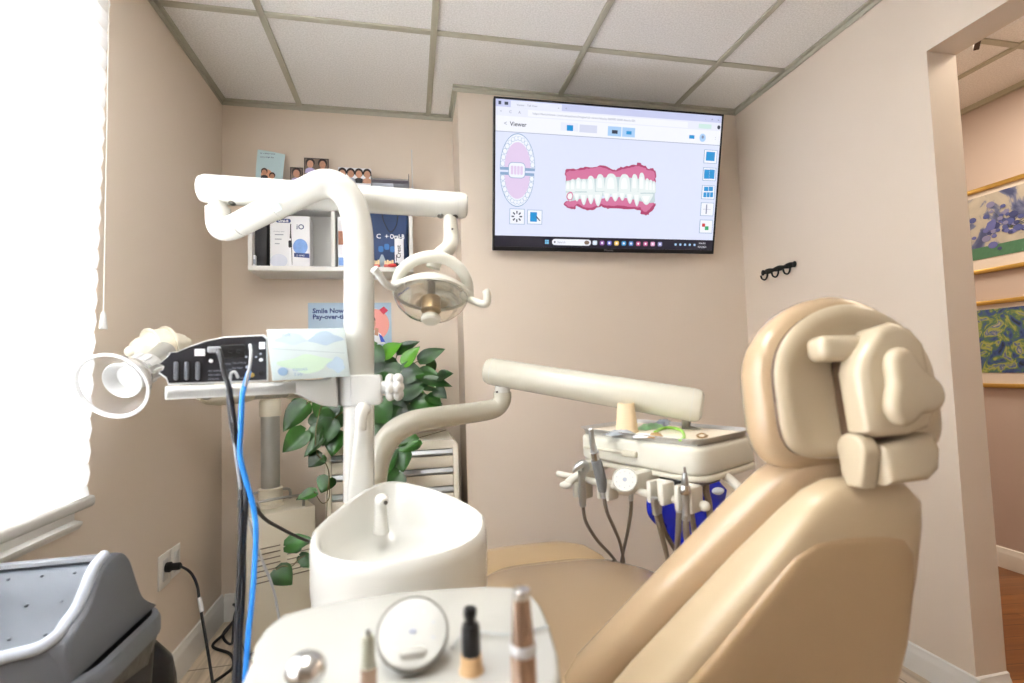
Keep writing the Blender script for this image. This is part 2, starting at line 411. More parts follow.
# tab strip and address bar
mb.rect(sx0+.012, sy1-.022, sx0+.024, sy1-.008, MT, e_dk, z2); mb.rect(sx0+.038, sy1-.022, sx0+.054, sy1-.010, MT, e_dk, z2)
stext('Viewer - Tab View', sx0+.09, sy1-.023, .012); stext('x', sx0+.272, sy1-.023, .012); stext('+', sx0+.305, sy1-.024, .016)
for i, c in enumerate('-ox'): stext(c, sx1-.085+.032*i, sy1-.022, .014, e_dk)
for i, c in enumerate('<CA'): stext(c, sx0+.018+.04*i, sy1-.054, .016)
mb.rect(sx0+.14, sy1-.062, sx1-.17, sy1-.036, MT, e_w, z2)
stext('https://dentalviewer.com/scan/patients/images/tab-viewer/display-000000-0000-details-001', sx0+.16, sy1-.053, .013)
mb.rect(sx1-.115, sy1-.06, sx1-.05, sy1-.04, MT, E('mint', (205,232,228)), z2); mb.disc(sx1-.012, sy1-.05, .008, .009, MT, e_dk, z2)
# page header
stext('<', sx0+.035, sy1-.105, .026); stext('Viewer', sx0+.062, sy1-.105, .025, e_dk, bold=.0004)
quad(mb, 290, 152, 352, 186, e_bar, z2); quad(mb, 312, 162, 334, 184, e_bl, z3); quad(mb, 358, 160, 420, 192, e_pale, z2)
quad(mb, 460, 166, 507, 204, e_lb, z2); quad(mb, 512, 170, 556, 207, e_lb, z2)
quad(mb, 474, 180, 494, 194, e_dk, z3); quad(mb, 526, 184, 544, 197, e_bl, z3)
quad(mb, 752, 198, 770, 212, e_bl, z3); a = zs(800, 208); mb.disc(a[0], a[1], .016, .018, MT, e_lb, z2); mb.disc(a[0], a[1]+.003, .006, .007, MT, e_gr, z3)
stext(':', zs(843,215)[0], zs(843,215)[1], .025)
# jaw chart at the left
e_pk = E('chart_pink', (226,205,236)); e_ol = E('chart_line', (140,170,205)); e_to = E('chart_tooth', (240,244,254))
def arch(cx, cy, rx, ry, up):
    s = 1 if up else -1
    def pt(t, k, dy=0): return (cx + rx*k*math.cos(t), cy + s*ry*k*math.sin(t)+dy)
    out = [pt(PI*i/28, 1.05) for i in range(29)]; out = [(cx+rx*1.05, cy-s*.012)]+out+[(cx-rx*1.05, cy-s*.012)]
    mb.poly(out, MT, e_ol, z1)
    mb.poly([pt(PI*i/28, 1.02) for i in range(29)], MT, e_to, z2)
    mb.poly([pt(PI*i/28, .78) for i in range(29)], MT, e_pk, z3)
    for i in range(14):
        t = PI*(i+.5)/14; q = pt(t, .9)
        a = .0085 if 3 < i < 10 else .0105
        mb.disc(q[0], q[1], a, a*1.15, MT, e_ol, z3); mb.disc(q[0], q[1], a*.85, a, MT, e_to, z4)
c = zs(135, 315); arch(c[0], c[1], .074, .134, True)
c = zs(134, 338); arch(c[0], c[1]-.006, .072, .126, False)
c = zs(132, 325); mb.poly([(c[0]+x, c[1]+y) for x, y in roundrect(.075, .066, .018)], MT, e_ol, z4)
mb.poly([(c[0]+x, c[1]+y) for x, y in roundrect(.070, .061, .016)], MT, e_to, z4+.0003)
for i in range(4): mb.poly([(c[0]-.021+.014*i+x, c[1]+y) for x, y in roundrect(.011, .036, .004)], MT, e_pk, z4+.0006)
for (u0, v0, u1, v1) in ((106,462,160,520), (170,466,223,520)):
    quad(mb, u0, v0, u1, v1, e_ol, z2); quad(mb, u0+2, v0+2, u1-2, v1-2, e_w, z3)
a = zs(132, 491)
for k in range(8):
    t = PI*k/4; mb.poly([(a[0]+math.cos(t+d)*r, a[1]+math.sin(t+d)*r) for d, r in ((-.22,.012),(-.14,.024),(.14,.024),(.22,.012))], MT, e_dk, z4)
quad(mb, 180, 475, 204, 510, e_bl, z4)
a = zs(200, 492); b = zs(217, 506); mb.poly([(a[0],a[1]), (a[0]+.004,a[1]+.003), (b[0],b[1]), (b[0]-.005,b[1]-.002)], MT, e_dk, z4+.0003)
# layout buttons at the right
for i, (v0, v1) in enumerate(((250,302),(314,364),(378,430),(440,490),(502,552))):
    quad(mb, 806-4*i, v0, 850-4*i, v1, e_ol, z2); quad(mb, 808-4*i, v0+2, 848-4*i, v1-2, e_w, z3)
quad(mb, 813, 258, 842, 292, e_bl, z4)
quad(mb, 806, 322, 822, 356, e_bl, z4); quad(mb, 825, 322, 841, 356, e_bl, z4)
for k in range(2): quad(mb, 805+17*k, 384, 819+17*k, 400, e_bl, z4)
for k in range(3): quad(mb, 803+12*k, 404, 812+12*k, 422, e_bl, z4)
quad(mb, 812, 448, 814, 482, e_gr, z4); quad(mb, 800, 464, 828, 466, e_gr, z4)
quad(mb, 798, 516, 808, 528, E('red', (205,60,60)), z4); quad(mb, 808, 526, 820, 540, E('green', (60,170,110)), z4)
# the scanned bite
e_gum = E('gum', (214,120,160)); e_gum2 = E('gum_deep', (178,70,112)); e_t1 = E('tooth', (232,240,240)); e_t2 = E('tooth_shade', (196,214,218)); e_t3 = E('tooth_light', (246,250,250))
def sc6(u, v): return scr(540+u/7.314, 140+v/7.314)
def blob(pts, m, z, jit=0., k=4):
    P = [V((p[0], p[1], 0)) for p in pts]; P = P+[P[0]]; Q = catmull(P, k)[:-1]
    out = []
    for q in Q:
        a = sc6(q.x+random.uniform(-jit, jit), q.y+random.uniform(-jit, jit)); out.append((a[0], a[1]))
    mb.poly(out, MT, m, z)
random.seed(3)
blob([(182,250),(195,215),(260,212),(330,200),(400,195),(460,188),(520,208),(548,218),(590,200),(650,190),(700,180),(722,168),(770,190),(790,212),(825,208),(845,240),(846,300),(835,340),(780,330),(700,310),(600,300),(520,300),(420,310),(300,320),(200,330),(188,300)], e_gum2, z2, 5)
blob([(190,256),(204,228),(270,222),(340,212),(400,205),(455,200),(515,222),(550,232),(600,214),(655,204),(710,190),(768,204),(788,226),(820,222),(836,250),(838,300),(830,350),(780,350),(700,340),(600,320),(520,320),(420,330),(300,340),(205,345),(194,300)], e_gum, z2+.0002, 4)
blob([(170,470),(200,445),(260,440),(330,430),(420,440),(500,430),(600,430),(700,440),(760,450),(836,465),(838,490),(800,540),(770,550),(735,540),(725,512),(640,505),(540,500),(480,500),(440,485),(380,512),(310,505),(265,480),(255,505),(200,498)], e_gum2, z2, 5)
blob([(182,468),(210,448),(262,440),(330,420),(420,430),(500,420),(600,420),(700,430),(760,440),(826,455),(822,480),(790,515),(765,525),(742,512),(732,494),(640,486),(540,480),(480,478),(440,470),(380,495),(315,490),(268,466),(245,488),(205,484)], e_gum, z2+.0002, 4)
def tooth(u, v0, v1, w, down=True, sh=0):
    m = e_t1 if sh == 0 else (e_t3 if sh == 1 else e_t2)
    if down: pts = [(u-w*.42, v0+(v1-v0)*.3), (u-w*.2, v0+4), (u+w*.2, v0+4), (u+w*.42, v0+(v1-v0)*.3), (u+w*.5, v1-12), (u+w*.36, v1), (u-w*.36, v1), (u-w*.5, v1-12)]
    else: pts = [(u-w*.5, v0+8), (u-w*.4, v0), (u+w*.4, v0), (u+w*.5, v0+8), (u+w*.32, v0+(v1-v0)*.6), (u+w*.1, v1), (u-w*.1, v1), (u-w*.32, v0+(v1-v0)*.6)]
    blob([(p[0]+2, p[1]+2) for p in pts], e_t2, z3, 0, 3); blob(pts, m, z3+.0002, 0, 3)
    blob([(u+(p[0]-u)*.55-2, (v0+v1)/2+(p[1]-(v0+v1)/2)*.6) for p in pts], e_t3, z3+.0004, 0, 3)
blob([(186,300),(260,290),(420,280),(600,270),(740,290),(836,310),(838,400),(830,460),(700,440),(560,400),(440,410),(300,430),(200,440)], e_t2, z2+.0004, 2)
for u, v0, v1, w in ((204,300,375,34),(238,285,380,36),(280,275,375,40),(320,285,375,42),(370,262,385,54),(438,250,375,58),(518,246,385,86),(616,250,385,78),(690,250,380,46),(742,240,385,44),(782,280,385,32),(808,290,385,28),(832,300,385,22)): tooth(u, v0, v1, w*1.12, True)
for u, v0, v1, w in ((218,385,445,50),(268,385,445,46),(318,385,472,50),(370,385,465,50),(422,380,480,60),(488,378,445,52),(548,378,445,56),(600,378,440,50),(655,380,462,52),(706,382,480,48),(775,395,470,90)): tooth(u, v0, v1, w*1.14, False)
blob([(200,390),(225,378),(240,400),(232,436),(205,440),(192,420)], e_gum, z3+.0006); blob([(206,396),(226,390),(234,410),(226,432),(208,432),(200,416)], e_t3, z3+.0008)
# task bar
mb.rect(sx0, sy0, sx1, sy0+taskh, MT, E('taskbar', (26,24,40), .8), z4)
ty = sy0+taskh/2; zt = z4+.0004
a = zs(240, 588)
for i in (0,1):
    for j in (0,1): mb.rect(a[0]-.009+.0095*i, ty-.009+.0095*j, a[0]-.001+.0095*i, ty-.001+.0095*j, MT, E('startblue', (120,200,245)), zt)
a = zs(258, 588); b = zs(398, 588)
mb.poly([((a[0]+b[0])/2+x, ty+y) for x, y in roundrect(b[0]-a[0], .027, .0134)], MT, e_w, zt); stext('Search', a[0]+.025, ty-.005, .014, e_gr, zt+.0004)
mb.disc(a[0]+.013, ty, .004, .004, MT, e_dk, zt+.0004); mb.disc(b[0]-.02, ty, .012, .009, MT, E('brown', (130,110,96)), zt+.0004)
for i, c in enumerate(((210,225,240),(150,90,170),(98,100,200),(238,200,90),(60,160,220),(90,140,205),(200,90,140),(200,100,150),(225,160,200),(150,150,200))):
    a = zs(412+26*i, 590); mb.poly([(a[0]+x, ty+y) for x, y in roundrect(.022, .020, .006)], MT, E('icon%d' % i, c), zt)
    mb.disc(a[0], ty, .005, .005, MT, e_w, zt+.0004)
for i in range(5): a = zs(702+17*i, 595); mb.poly([(a[0]+x, ty+y) for x, y in roundrect(.011, .010, .003)], MT, e_lb, zt)
a = zs(784, 597); stext('4:04 PM', a[0], ty+.004, .011, e_w, zt); stext('9/23/2024', a[0]-.003, ty-.013, .011, e_w, zt)
mb.build('screen', tv, label='lit screen with a 3D scan of pink gums and white teeth', flat=True)
MB().text('Hisense', .014, MT @ T(-.022, -TH/2+.005, .0046), mat('logo_grey', (150,150,155), .4)).build('logo', tv, flat=True)

# ------------------------------------------------------------------ wall shelf with packages
lam = mat('white_laminate', (232,231,227), .4, var=.01)
FX = Matrix(((1,0,0,0),(0,0,-1,0),(0,1,0,0),(0,0,0,1)))      # local x right, y up, z toward -Y
def face(x, y, z): return T(x, y, z) @ FX
SX0, SX1, SY0, SZ0, SZ1, tk = -.665, .020, 2.22, 1.515, 1.83, .016
t = thing('wall_shelf', ((SX0+SX1)/2, 2.32, SZ0), 'white two-bay cube shelf fixed to the wall above the drawers', 'shelf')
MB().box((SX0, SY0, SZ0), (SX1, YR, SZ0+tk+.004), lam, .001).build('bottom_board', t)
MB().box((SX0, SY0, SZ1-tk), (SX1, YR, SZ1), lam, .001).build('top_board', t)
for x in (SX0, SX1-tk): MB().box((x, SY0, SZ0+tk+.004), (x+tk, YR, SZ1-tk), lam, .001).build('side_board', t)
dx = atY(333, 240, SY0).x
MB().box((dx-.008, SY0+.002, SZ0+tk+.004), (dx+.008, YR, SZ1-tk), lam, .001).build('divider', t)
MB().box((SX0+tk, YR-.008, SZ0+tk), (SX1-tk, YR-.001, SZ1-tk), lam).build('back_panel', t)
SB = SZ0+tk+.0045
# toothbrush package
def pk(px0, px1, py0, y): return atY(px0, 266, y).x, atY(px1, 266, y).x, atY((px0+px1)/2, py0, y).z
x0, x1, zt_ = pk(270, 310, 216, 2.245)
t = thing('toothbrush_box', ((x0+x1)/2, 2.28, SB), 'white electric toothbrush package in the left bay of the wall shelf', 'box')
cw = mat('carton_white', (240,241,245), .35, var=.01); navy = mat('ink_navy', (34,58,120), .4); iblk = mat('ink_black', (26,28,36), .4); iblu = mat('ink_blue', (120,160,220), .4, var=.25, scale=60); igr = mat('ink_grey', (160,165,178), .5); iwh = mat('ink_white', (245,246,250), .4)
MB().box((x0, 2.245, SB), (x1, 2.325, zt_), cw, .0015).build('carton', t)
w_, h_ = x1-x0, zt_-SB; F = face(x0, 2.2445, SB); mb = MB()
mb.poly([(.055+x, h_-.022+y) for x, y in roundrect(.06, .018, .008)], F, navy, .0002); mb.text('Oral-B', .015, F @ T(.034, h_-.028, .0006), iwh, bold=.0004)
mb.text('iO', .032, F @ T(w_*.66, h_-.058, .0006), navy, bold=.0005)
mb.poly([(w_*.52+x, y) for x, y in ((-.006,.01),(.006,.01),(.005,.10),(.002,.15),(.002,.19),(-.002,.19),(-.003,.15),(-.006,.10))], F, iblk, .0004)
mb.poly([(w_*.52-.008+x, .006+y) for x, y in ((0,0),(.012,0),(.009,.12),(.001,.12))], F, iwh, .0007)
mb.poly([(w_*.50+x, h_*.45+y) for x, y in roundrect(.012, .032, .005)], F, iblk, .001)
mb.disc(w_*.76, h_*.4, .03, .035, F, iblu, .0003); mb.disc(w_*.22, h_*.12, .035, .03, F, mat('ink_pale', (214,218,232), .4), .0003)
mb.poly([(w_*.60, h_*.20), (w_-.002, h_*.18), (w_-.002, h_*.27), (w_*.60, h_*.28)], F, navy, .0006); mb.text('iO SERIES', .008, F @ T(w_*.66, h_*.215, .0009), iwh)
for i in range(3): mb.rect(.02, h_*.62-.02*i, .055-.008*i, h_*.62+.004-.02*i, F, igr, .0004)
mb.text('ultimate clean', .008, F @ T(.014, h_*.68, .0005), igr)
mb.build('printed_front', t, flat=True)
x0, x1, zt_ = pk(255, 267, 219, 2.25)
t = thing('black_box', ((x0+x1)/2, 2.29, SB), 'narrow black box standing left of the white toothbrush package', 'box')
MB().box((x0, 2.25, SB), (x1, 2.34, zt_-.01), mat('carton_black', (30,30,34), .45), .0015).build('body', t)
MB().box((x0-.001, 2.249, zt_-.03), (x1+.001, 2.341, zt_), mat('carton_black2', (38,38,42), .4), .0015).build('lid', t)
x0, x1, zt_ = pk(250.5, 254.5, 255, 2.235)
t = thing('floss_pack', ((x0+x1)/2, 2.245, SB), 'tiny white pack in the left corner of the wall shelf', 'pack')
MB().box((x0+.002, 2.235, SB), (x1+.004, 2.26, zt_), cw, .003).build('body', t); MB().box((x0+.002, 2.234, SB+.01), (x1+.0045, 2.2345, SB+.03), igr).build('sticker', t)
x0, x1, _ = pk(313, 330, 262, 2.26)
t = thing('paper_slip', ((x0+x1)/2, 2.3, SB), 'thin printed slip lying flat on the shelf right of the toothbrush package', 'paper')
MB().box((x0, 2.24, SB), (x1, 2.33, SB+.005), cw, .001).build('sheet', t); MB().rect(x0+.005, .001, x1-.01, .0035, face(0, 2.2398, SB), igr, 0).build('print', t, flat=True)
# right bay
x0, x1, zt_ = pk(338, 345, 217, 2.25)
t = thing('photo_book', (x0+.03, 2.3, SB), 'upright book with a brown photo cover beside the shelf divider', 'book')
MB().box((x0+.003, 2.255, SB), (x0+.05, 2.39, zt_-.012), cw, .001).build('pages', t)
mb = MB(); mb.box((x0, 2.25, SB), (x0+.003, 2.395, zt_), iblk, .0005); mb.box((x0, 2.247, SB), (x0+.053, 2.25, zt_), cw, .0005); mb.build('cover', t)
mb = MB(); F = face(x0, 2.2465, SB); h_ = zt_-SB
mb.rect(.003, h_*.45, .05, h_*.72, F, mat('ink_brown', (150,98,70), .5, var=.3, scale=70), .0003); mb.rect(.003, .01, .05, h_*.2, F, iblu, .0003); mb.build('cover_print', t, flat=True)
x0, x1, zt_ = pk(364, 409, 209, 2.28)
nv = mat('pouch_navy', (38,62,104), .55, var=.15, scale=14, bump=.3)
t = thing('gift_bag', ((x0+x1)/2, 2.31, SB), 'navy blue gift bag with toothpaste logo filling the right shelf bay', 'bag')
zt_ = min(zt_, SZ1-tk-.004)
mb = MB(); rings = []
for k in range(9):
    q = k/8; dd = .028+.012*math.sin(q*PI) ; wv = .003*math.sin(q*9)
    rings.append([V((x0+(x1-x0)*.5+(x1-x0)*.5*c[0]+wv, 2.318+dd*c[1], SB+(zt_-SB)*q)) for c in ((-1,-.6),(-.9,-1),(0,-1.06+.05*math.sin(q*12)),(.9,-1),(1,-.6),(1,.6),(.9,1),(0,1),(-.9,1),(-1,.6))])
mb.loft(rings, nv); mb.build('bag', t)
mb = MB(); F = face(x0, 2.272, SB); w_, h_ = x1-x0, zt_-SB
mb.text('C  +', .03, F @ T(w_*.28, h_*.52, .0), iwh, bold=.0006); mb.text('Oral-B', .03, F @ T(w_*.58, h_*.52, 0), iwh, bold=.0006, sx=.8)
for i in range(4): mb.poly([(w_*(.38+.13*i)+x, h_*(.34+.04*(i%2))+y) for x, y in roundrect(.022, .028, .008)], F, mat('ink_mid', (52,112,176), .5), .0005)
mb.build('logo', t, flat=True)
p = [atY(u, v, 2.27) for u, v in ((382,214),(384,222),(390,232),(396,226),(398,214))]
MB().tube(p, .0018, rubber, 6, n=5).build('handle', t)
x0, x1, zt_ = pk(395, 404, 239, 2.245)
t = thing('toothpaste_carton', ((x0+x1)/2, 2.25, SB), 'small white carton with black lettering standing before the navy bag', 'box')
MB().box((x0, 2.24, SB), (x1, 2.262, zt_), cw, .001).build('carton', t)
mb = MB(); F = face((x0+x1)/2, 2.2395, SB)
mb.text('Crest', .026, F @ T(.006, .045, .0004) @ RZ(90), iblk, bold=.0004); mb.disc(0, .012, .008, .008, F, iblk, .0004); mb.rect(-.014, .03, -.011, .06, F, iblk, .0004); mb.build('print', t, flat=True)
# tooth models in front
for i, (u, v, c, c2, lb) in enumerate(((375, 259, (226,196,150), (206,120,112), 'leftmost toy jaw with cream teeth on coral base in the right shelf bay'),
                                (389, 259, (232,205,160), (210,130,120), 'second toy jaw with cream teeth, beside the small white carton'))):
    P = atY(u, 267, 2.235); t = thing('tooth_model', (P.x, 2.235, SB), lb, 'toy', 'toy jaws in the right shelf bay')
    MB().box((P.x-.022, 2.222, SB), (P.x+.022, 2.25, SB+.014), mat('coral', (214,112,104), .4), .005).build('gum', t)
    mb = MB()
    for k in range(4): mb.box((P.x-.020+.0105*k, 2.224, SB+.012), (P.x-.011+.0105*k, 2.24, SB+.03+.004*(k % 2)), mat('toy_tooth', (238,214,166), .35), .003)
    mb.build('teeth', t)
P = atY(392, 264, 2.225)
t = thing('red_toy', (P.x, 2.226, SB), 'small flat red toy at the front of the right shelf bay', 'toy')
MB().ell((P.x+.004, 2.216, SB+.008), .022, .006, .008, mat('toy_red', (205,50,48), .35)).build('body', t)
MB().ell((P.x+.020, 2.216, SB+.012), .008, .005, .009, iblk).build('head', t)
P = atY(382, 253, 2.25)
t = thing('sachet', (P.x, 2.257, SB), 'clear grey triangular sachet standing behind the toy jaws', 'packet')
MB().prism([(-.025,0),(.025,0),(.004,.052),(-.004,.052)], face(P.x, 2.258, SB+.012), .006, mat('sachet', (170,185,196), .25), .002).build('body', t)
MB().box((P.x-.025, 2.252, SB), (P.x+.025, 2.258, SB+.013), mat('sachet_seal', (190,200,208), .3)).build('seal', t)

# things on top of the shelf
ST = SZ1+.0005
skin = mat('print_skin', (196,146,120), .5, var=.2, scale=80); hair = mat('print_hair', (38,28,26), .5, var=.2); pale_b = mat('leaflet_blue', (204,230,236), .45); lilac = mat('print_lilac', (186,176,214), .5, var=.2)
def portrait(mb, F, x, y, r, shirt, z=.0004):
    mb.disc(x, y+r*.35, r*.92, r*1.0, F, hair, z); mb.disc(x, y, r*.66, r*.85, F, skin, z+.0002)
    mb.poly([(x-r*1.1, y-r*2.0), (x+r*1.1, y-r*2.0), (x+r*.9, y-r*1.1), (x+r*.3, y-r*.8), (x-r*.3, y-r*.8), (x-r*.9, y-r*1.1)], F, shirt, z+.0001)
# light blue leaflet in a stand
a = atY(257, 147, 2.36); b = atY(281, 185, 2.34)
t = thing('leaflet', ((a.x+b.x)/2, 2.35, ST), 'light blue leaflet with two faces leaning at the left end on top of the shelf', 'leaflet')
zz = a.z
F = face(a.x, 2.345, ST) ; w_ = b.x-a.x+.004; h_ = zz-ST
curl = [[V((a.x+x+ (.004 if x>0 else -.004)*(k/6), 2.345 + .04*(k/6) - .02*math.sin(k/6*PI) + y, ST+h_*k/6*(1-.06*x/w_))) for x, y in ((0,0),(w_*.5,-.002),(w_,0),(w_,.0018),(w_*.5,0),(0,.0018))] for k in range(7)]
MB().loft(curl, pale_b).build('sheet', t)
mb = MB(); Fs = frame((a.x, 2.3415, ST), V((0,-1,.42)), (1,0,0)); Fs = T(0, .0, 0) @ Fs
Fs = frame((a.x, 2.327, ST+.0), V((0,-.97,.0)), (1,0,0))
mb.disc(w_*.45, h_*.50, .024, .026, Fs, mat('print_peach', (224,170,140), .5), .0004); portrait(mb, Fs, w_*.36, h_*.54, .015, iblk, .0008); portrait(mb, Fs, w_*.66, h_*.48, .014, skin, .0008)
mb.text('for a better smile', .009, Fs @ T(w_*.2, h_*.84, .0006), navy); mb.text('every single day', .009, Fs @ T(w_*.2, h_*.78, .0006), navy)
mb.build('print', t, flat=True)
# photo cards
def card(u0, v0, u1, v1, y, name, lb, n_p, frame_c=(52,40,38), grp=None):
    a = atY(u0, v0, y); b = atY(u1, v1, y); w_ = b.x-a.x; h_ = a.z-ST
    t = thing(name, ((a.x+b.x)/2, y, ST), lb, 'photo card', grp)
    MB().box((a.x, y, ST), (b.x, y+.006, a.z), mat('card_%d' % frame_c[0], frame_c, .4), .0006).build('card', t)
    mb = MB(); F = face(a.x, y-.0004, ST)
    mb.rect(.004, .004, w_-.004, h_-.004, F, mat('print_scene', (120,104,92), .5, var=.45, scale=55), .0002)
    for k in range(n_p): portrait(mb, F, w_*(k+.5)/n_p, h_-.030, min(.024, w_*.36/n_p+.002), lilac if k % 2 == 0 else skin, .0006)
    mb.build('print', t, flat=True)
card(290, 167, 303, 190, 2.33, 'photo_card', 'smaller brown photo card of one person on top of the shelf', 1)
card(304, 157.5, 329, 190, 2.35, 'photo_card', 'larger photo card of two people behind the small brown card', 2)
a = atY(338, 167, 2.32); b = atY(371, 169, 2.32)
t = thing('portrait_strip', ((a.x+b.x)/2, 2.32, ST), 'white card with a row of dark-haired faces on top of the shelf', 'card')
MB().box((a.x, 2.32, ST), (b.x, 2.33, a.z), cw, .001).build('card', t)
mb = MB(); F = face(a.x, 2.3196, ST); w_ = b.x-a.x; h_ = a.z-ST
for k in range(4): portrait(mb, F, w_*(.13+.25*k), h_-.030, .021, (iwh, igr, iblk, skin)[k], .0004)
mb.build('print', t, flat=True)
# clear acrylic holder with folded papers
ac = mat('acrylic', (225,230,240), .05, trans=.85, var=0); a = atY(371, 172, 2.30); b = atY(409, 178, 2.30)
t = thing('acrylic_holder', ((a.x+b.x)/2, 2.33, ST), 'clear acrylic leaflet tray on top of the shelf, right of the faces', 'holder')
mb = MB(); x0, x1 = a.x, b.x; hz = b.z-ST+.01
mb.box((x0, 2.28, ST), (x1, 2.40, ST+.003), ac); mb.box((x0, 2.28, ST), (x1, 2.283, ST+hz*.7), ac); mb.box((x0, 2.397, ST), (x1, 2.40, ST+hz+.02), ac); mb.box((x0, 2.28, ST), (x0+.003, 2.40, ST+hz), ac); mb.box((x1-.003, 2.28, ST), (x1, 2.40, ST+hz), ac)
mb.build('tray', t)
MB().box((x0+.003, 2.394, ST+.003), (x1-.003, 2.3965, ST+hz+.012), mat('holder_dark', (96,88,98), .4)).build('back_card', t)
t2 = thing('folded_leaflet', (x0+.05, 2.33, ST+.003), 'white folded leaflets lying inside the clear acrylic tray', 'leaflet')
MB().box((x0+.006, 2.29, ST+.0035), (x0+.10, 2.385, ST+hz*.72), cw, .002).build('paper', t2)
mb = MB(); F = face(x0, 2.2895, ST); mb.text('dental care', .012, F @ T(.02, .03, .0003), navy); mb.build('print', t2, flat=True)
# slim white appliance at the right end
a = atY(412.5, 150, 2.30)
t = thing('slim_toothbrush', (a.x-.003, 2.26, ST), 'slim white electric toothbrush standing at the right end of the shelf top', 'toothbrush')
M = frame((a.x-.004, 2.30, ST), (0,0,1))
MB().lathe([(.009,0),(.0095,.01),(.0095,.08),(.007,.10),(.004,.104)], M, white_p, 14).build('handle', t)
MB().lathe([(.0097,.084),(.0097,.091)], M, navy, 14).build('ring', t)
MB().lathe([(.004,.103),(.0025,.12),(.002,a.z-ST-.012),(.003,a.z-ST-.01),(.003,a.z-ST)], M, white_p, 10).build('brush_head', t)

# ------------------------------------------------------------------ poster under the shelf
a, b = atY(308, 303, 2.414), atY(391, 303, 2.414); zt_, zb_ = 1.402, 1.13
t = thing('poster', ((a.x+b.x)/2, 2.414, zb_), 'pale blue poster reading Smile Now below the wall shelf', 'poster')
MB().box((a.x, 2.413, zb_), (b.x, 2.419, zt_), mat('poster_blue', (184,208,228), .5), .001).build('sheet', t)
mb = MB(); F = face(a.x, 2.4125, zb_); w_, h_ = b.x-a.x, zt_-zb_
mb.text('Smile Now,', .031, F @ T(.020, h_-.048, .0003), navy, bold=.0012); mb.text('Pay-over-time', .031, F @ T(.020, h_-.076, .0003), navy, bold=.0012)
mb.disc(w_-.078, h_-.105, .068, .075, F, mat('poster_pink', (236,160,150), .5), .0003, 36)
mb.poly([(w_-.055, h_-.034), (w_-.034, h_-.018), (w_-.014, h_-.038), (w_-.036, h_-.058)], F, mat('poster_red', (196,40,72), .5), .0006)
mb.disc(w_-.095, h_-.10, .022, .026, F, skin, .0008); mb.disc(w_-.10, h_-.082, .026, .020, F, hair, .0006)
mb.poly([(w_-.13, h_-.20), (w_-.03, h_-.20), (w_-.05, h_-.15), (w_-.085, h_-.128), (w_-.12, h_-.15)], F, iwh, .0008)
mb.poly([(w_-.075, h_-.12), (w_-.06, h_-.125), (w_-.062, h_-.16), (w_-.08, h_-.155)], F, skin, .0012)
mb.poly([(w_-.06, h_-.15), (w_-.045, h_-.16), (w_-.03, h_-.19), (w_-.05, h_-.19)], F, mat('ink_royal', (50,80,190), .5), .0014)
mb.build('print', t, flat=True)

# ------------------------------------------------------------------ drawer cabinet
cc = mat('cabinet_cream', (244,237,220), .38, var=.01); CX0, CX1, CY0, CY1, CZ = -.343, .190, 2.09, 2.40, .775
t = thing('drawer_cabinet', ((CX0+CX1)/2, 2.25, 0), 'cream cabinet of shallow drawers with metal grips in the recess', 'cabinet')
ch = .022
out = [(CX0,0),(CX1,0),(CX1,CZ-ch),(CX1-ch,CZ),(CX0+ch,CZ),(CX0,CZ-ch)]
mb = MB(); mb.prism([(x,z) for x, z in out], face(0, CY1, 0), CY1-CY0-.012, cc, .001)
fr = .022
mb.box((CX0, CY0, .0), (CX0+fr, CY0+.013, CZ-ch), cc, .001); mb.box((CX1-fr, CY0, 0), (CX1, CY0+.013, CZ-ch), cc, .001)
mb.prism([(CX0,CZ-ch),(CX0+ch,CZ),(CX1-ch,CZ),(CX1,CZ-ch)][::-1], face(0, CY0+.013, 0), .013, cc)
mb.box((CX0+fr, CY0, CZ-ch-.012), (CX1-fr, CY0+.013, CZ-ch), cc)
mb.box((CX0+fr, CY0+.004, 0), (CX1-fr, CY0+.013, .06), cc)
mb.build('body', t)
alu = mat('aluminium', (196,200,204), .3, .9, var=.05); gap = mat('shadow_gap', (60,58,54), .6)
dz = .0775; z = CZ-ch-.014
for k in range(8):
    d = MB().box((CX0+fr+.002, CY0-.001, z-dz+.003), (CX1-fr-.002, CY0+.011, z-.030), cc, .002).build('drawer', t)
    prof = [(0,0),(.004,.002),(.014,.006),(.016,.012),(.010,.026),(0,.028)]
    MB().loft([[V((x, CY0+.010-a_, z-.030+b_)) for a_, b_ in prof] for x in (CX0+fr+.002, CX1-fr-.002)], alu).build('grip', d)
    z -= dz
# ------------------------------------------------------------------ pothos on the cabinet
leaf_m = bpy.data.materials.new('pothos_leaf'); leaf_m.use_nodes = True
nt = leaf_m.node_tree; b_ = nt.nodes['Principled BSDF']; no = nt.nodes.new('ShaderNodeTexNoise'); no.inputs['Scale'].default_value = 9
tc = nt.nodes.new('ShaderNodeTexCoord'); nt.links.new(tc.outputs['Object'], no.inputs['Vector'])
cr = nt.nodes.new('ShaderNodeValToRGB'); cr.color_ramp.elements[0].color = lin((14,46,14)); cr.color_ramp.elements[0].position = .35; cr.color_ramp.elements[1].color = lin((48,100,28)); cr.color_ramp.elements[1].position = .72
nt.links.new(no.outputs['Fac'], cr.inputs['Fac']); nt.links.new(cr.outputs['Color'], b_.inputs['Base Color']); b_.inputs['Roughness'].default_value = .32
leaf2_m = mat('pothos_leaf_young', (76,132,32), .35, var=.15, scale=12); stem_m = mat('pothos_stem', (104,92,52), .6, var=.2)
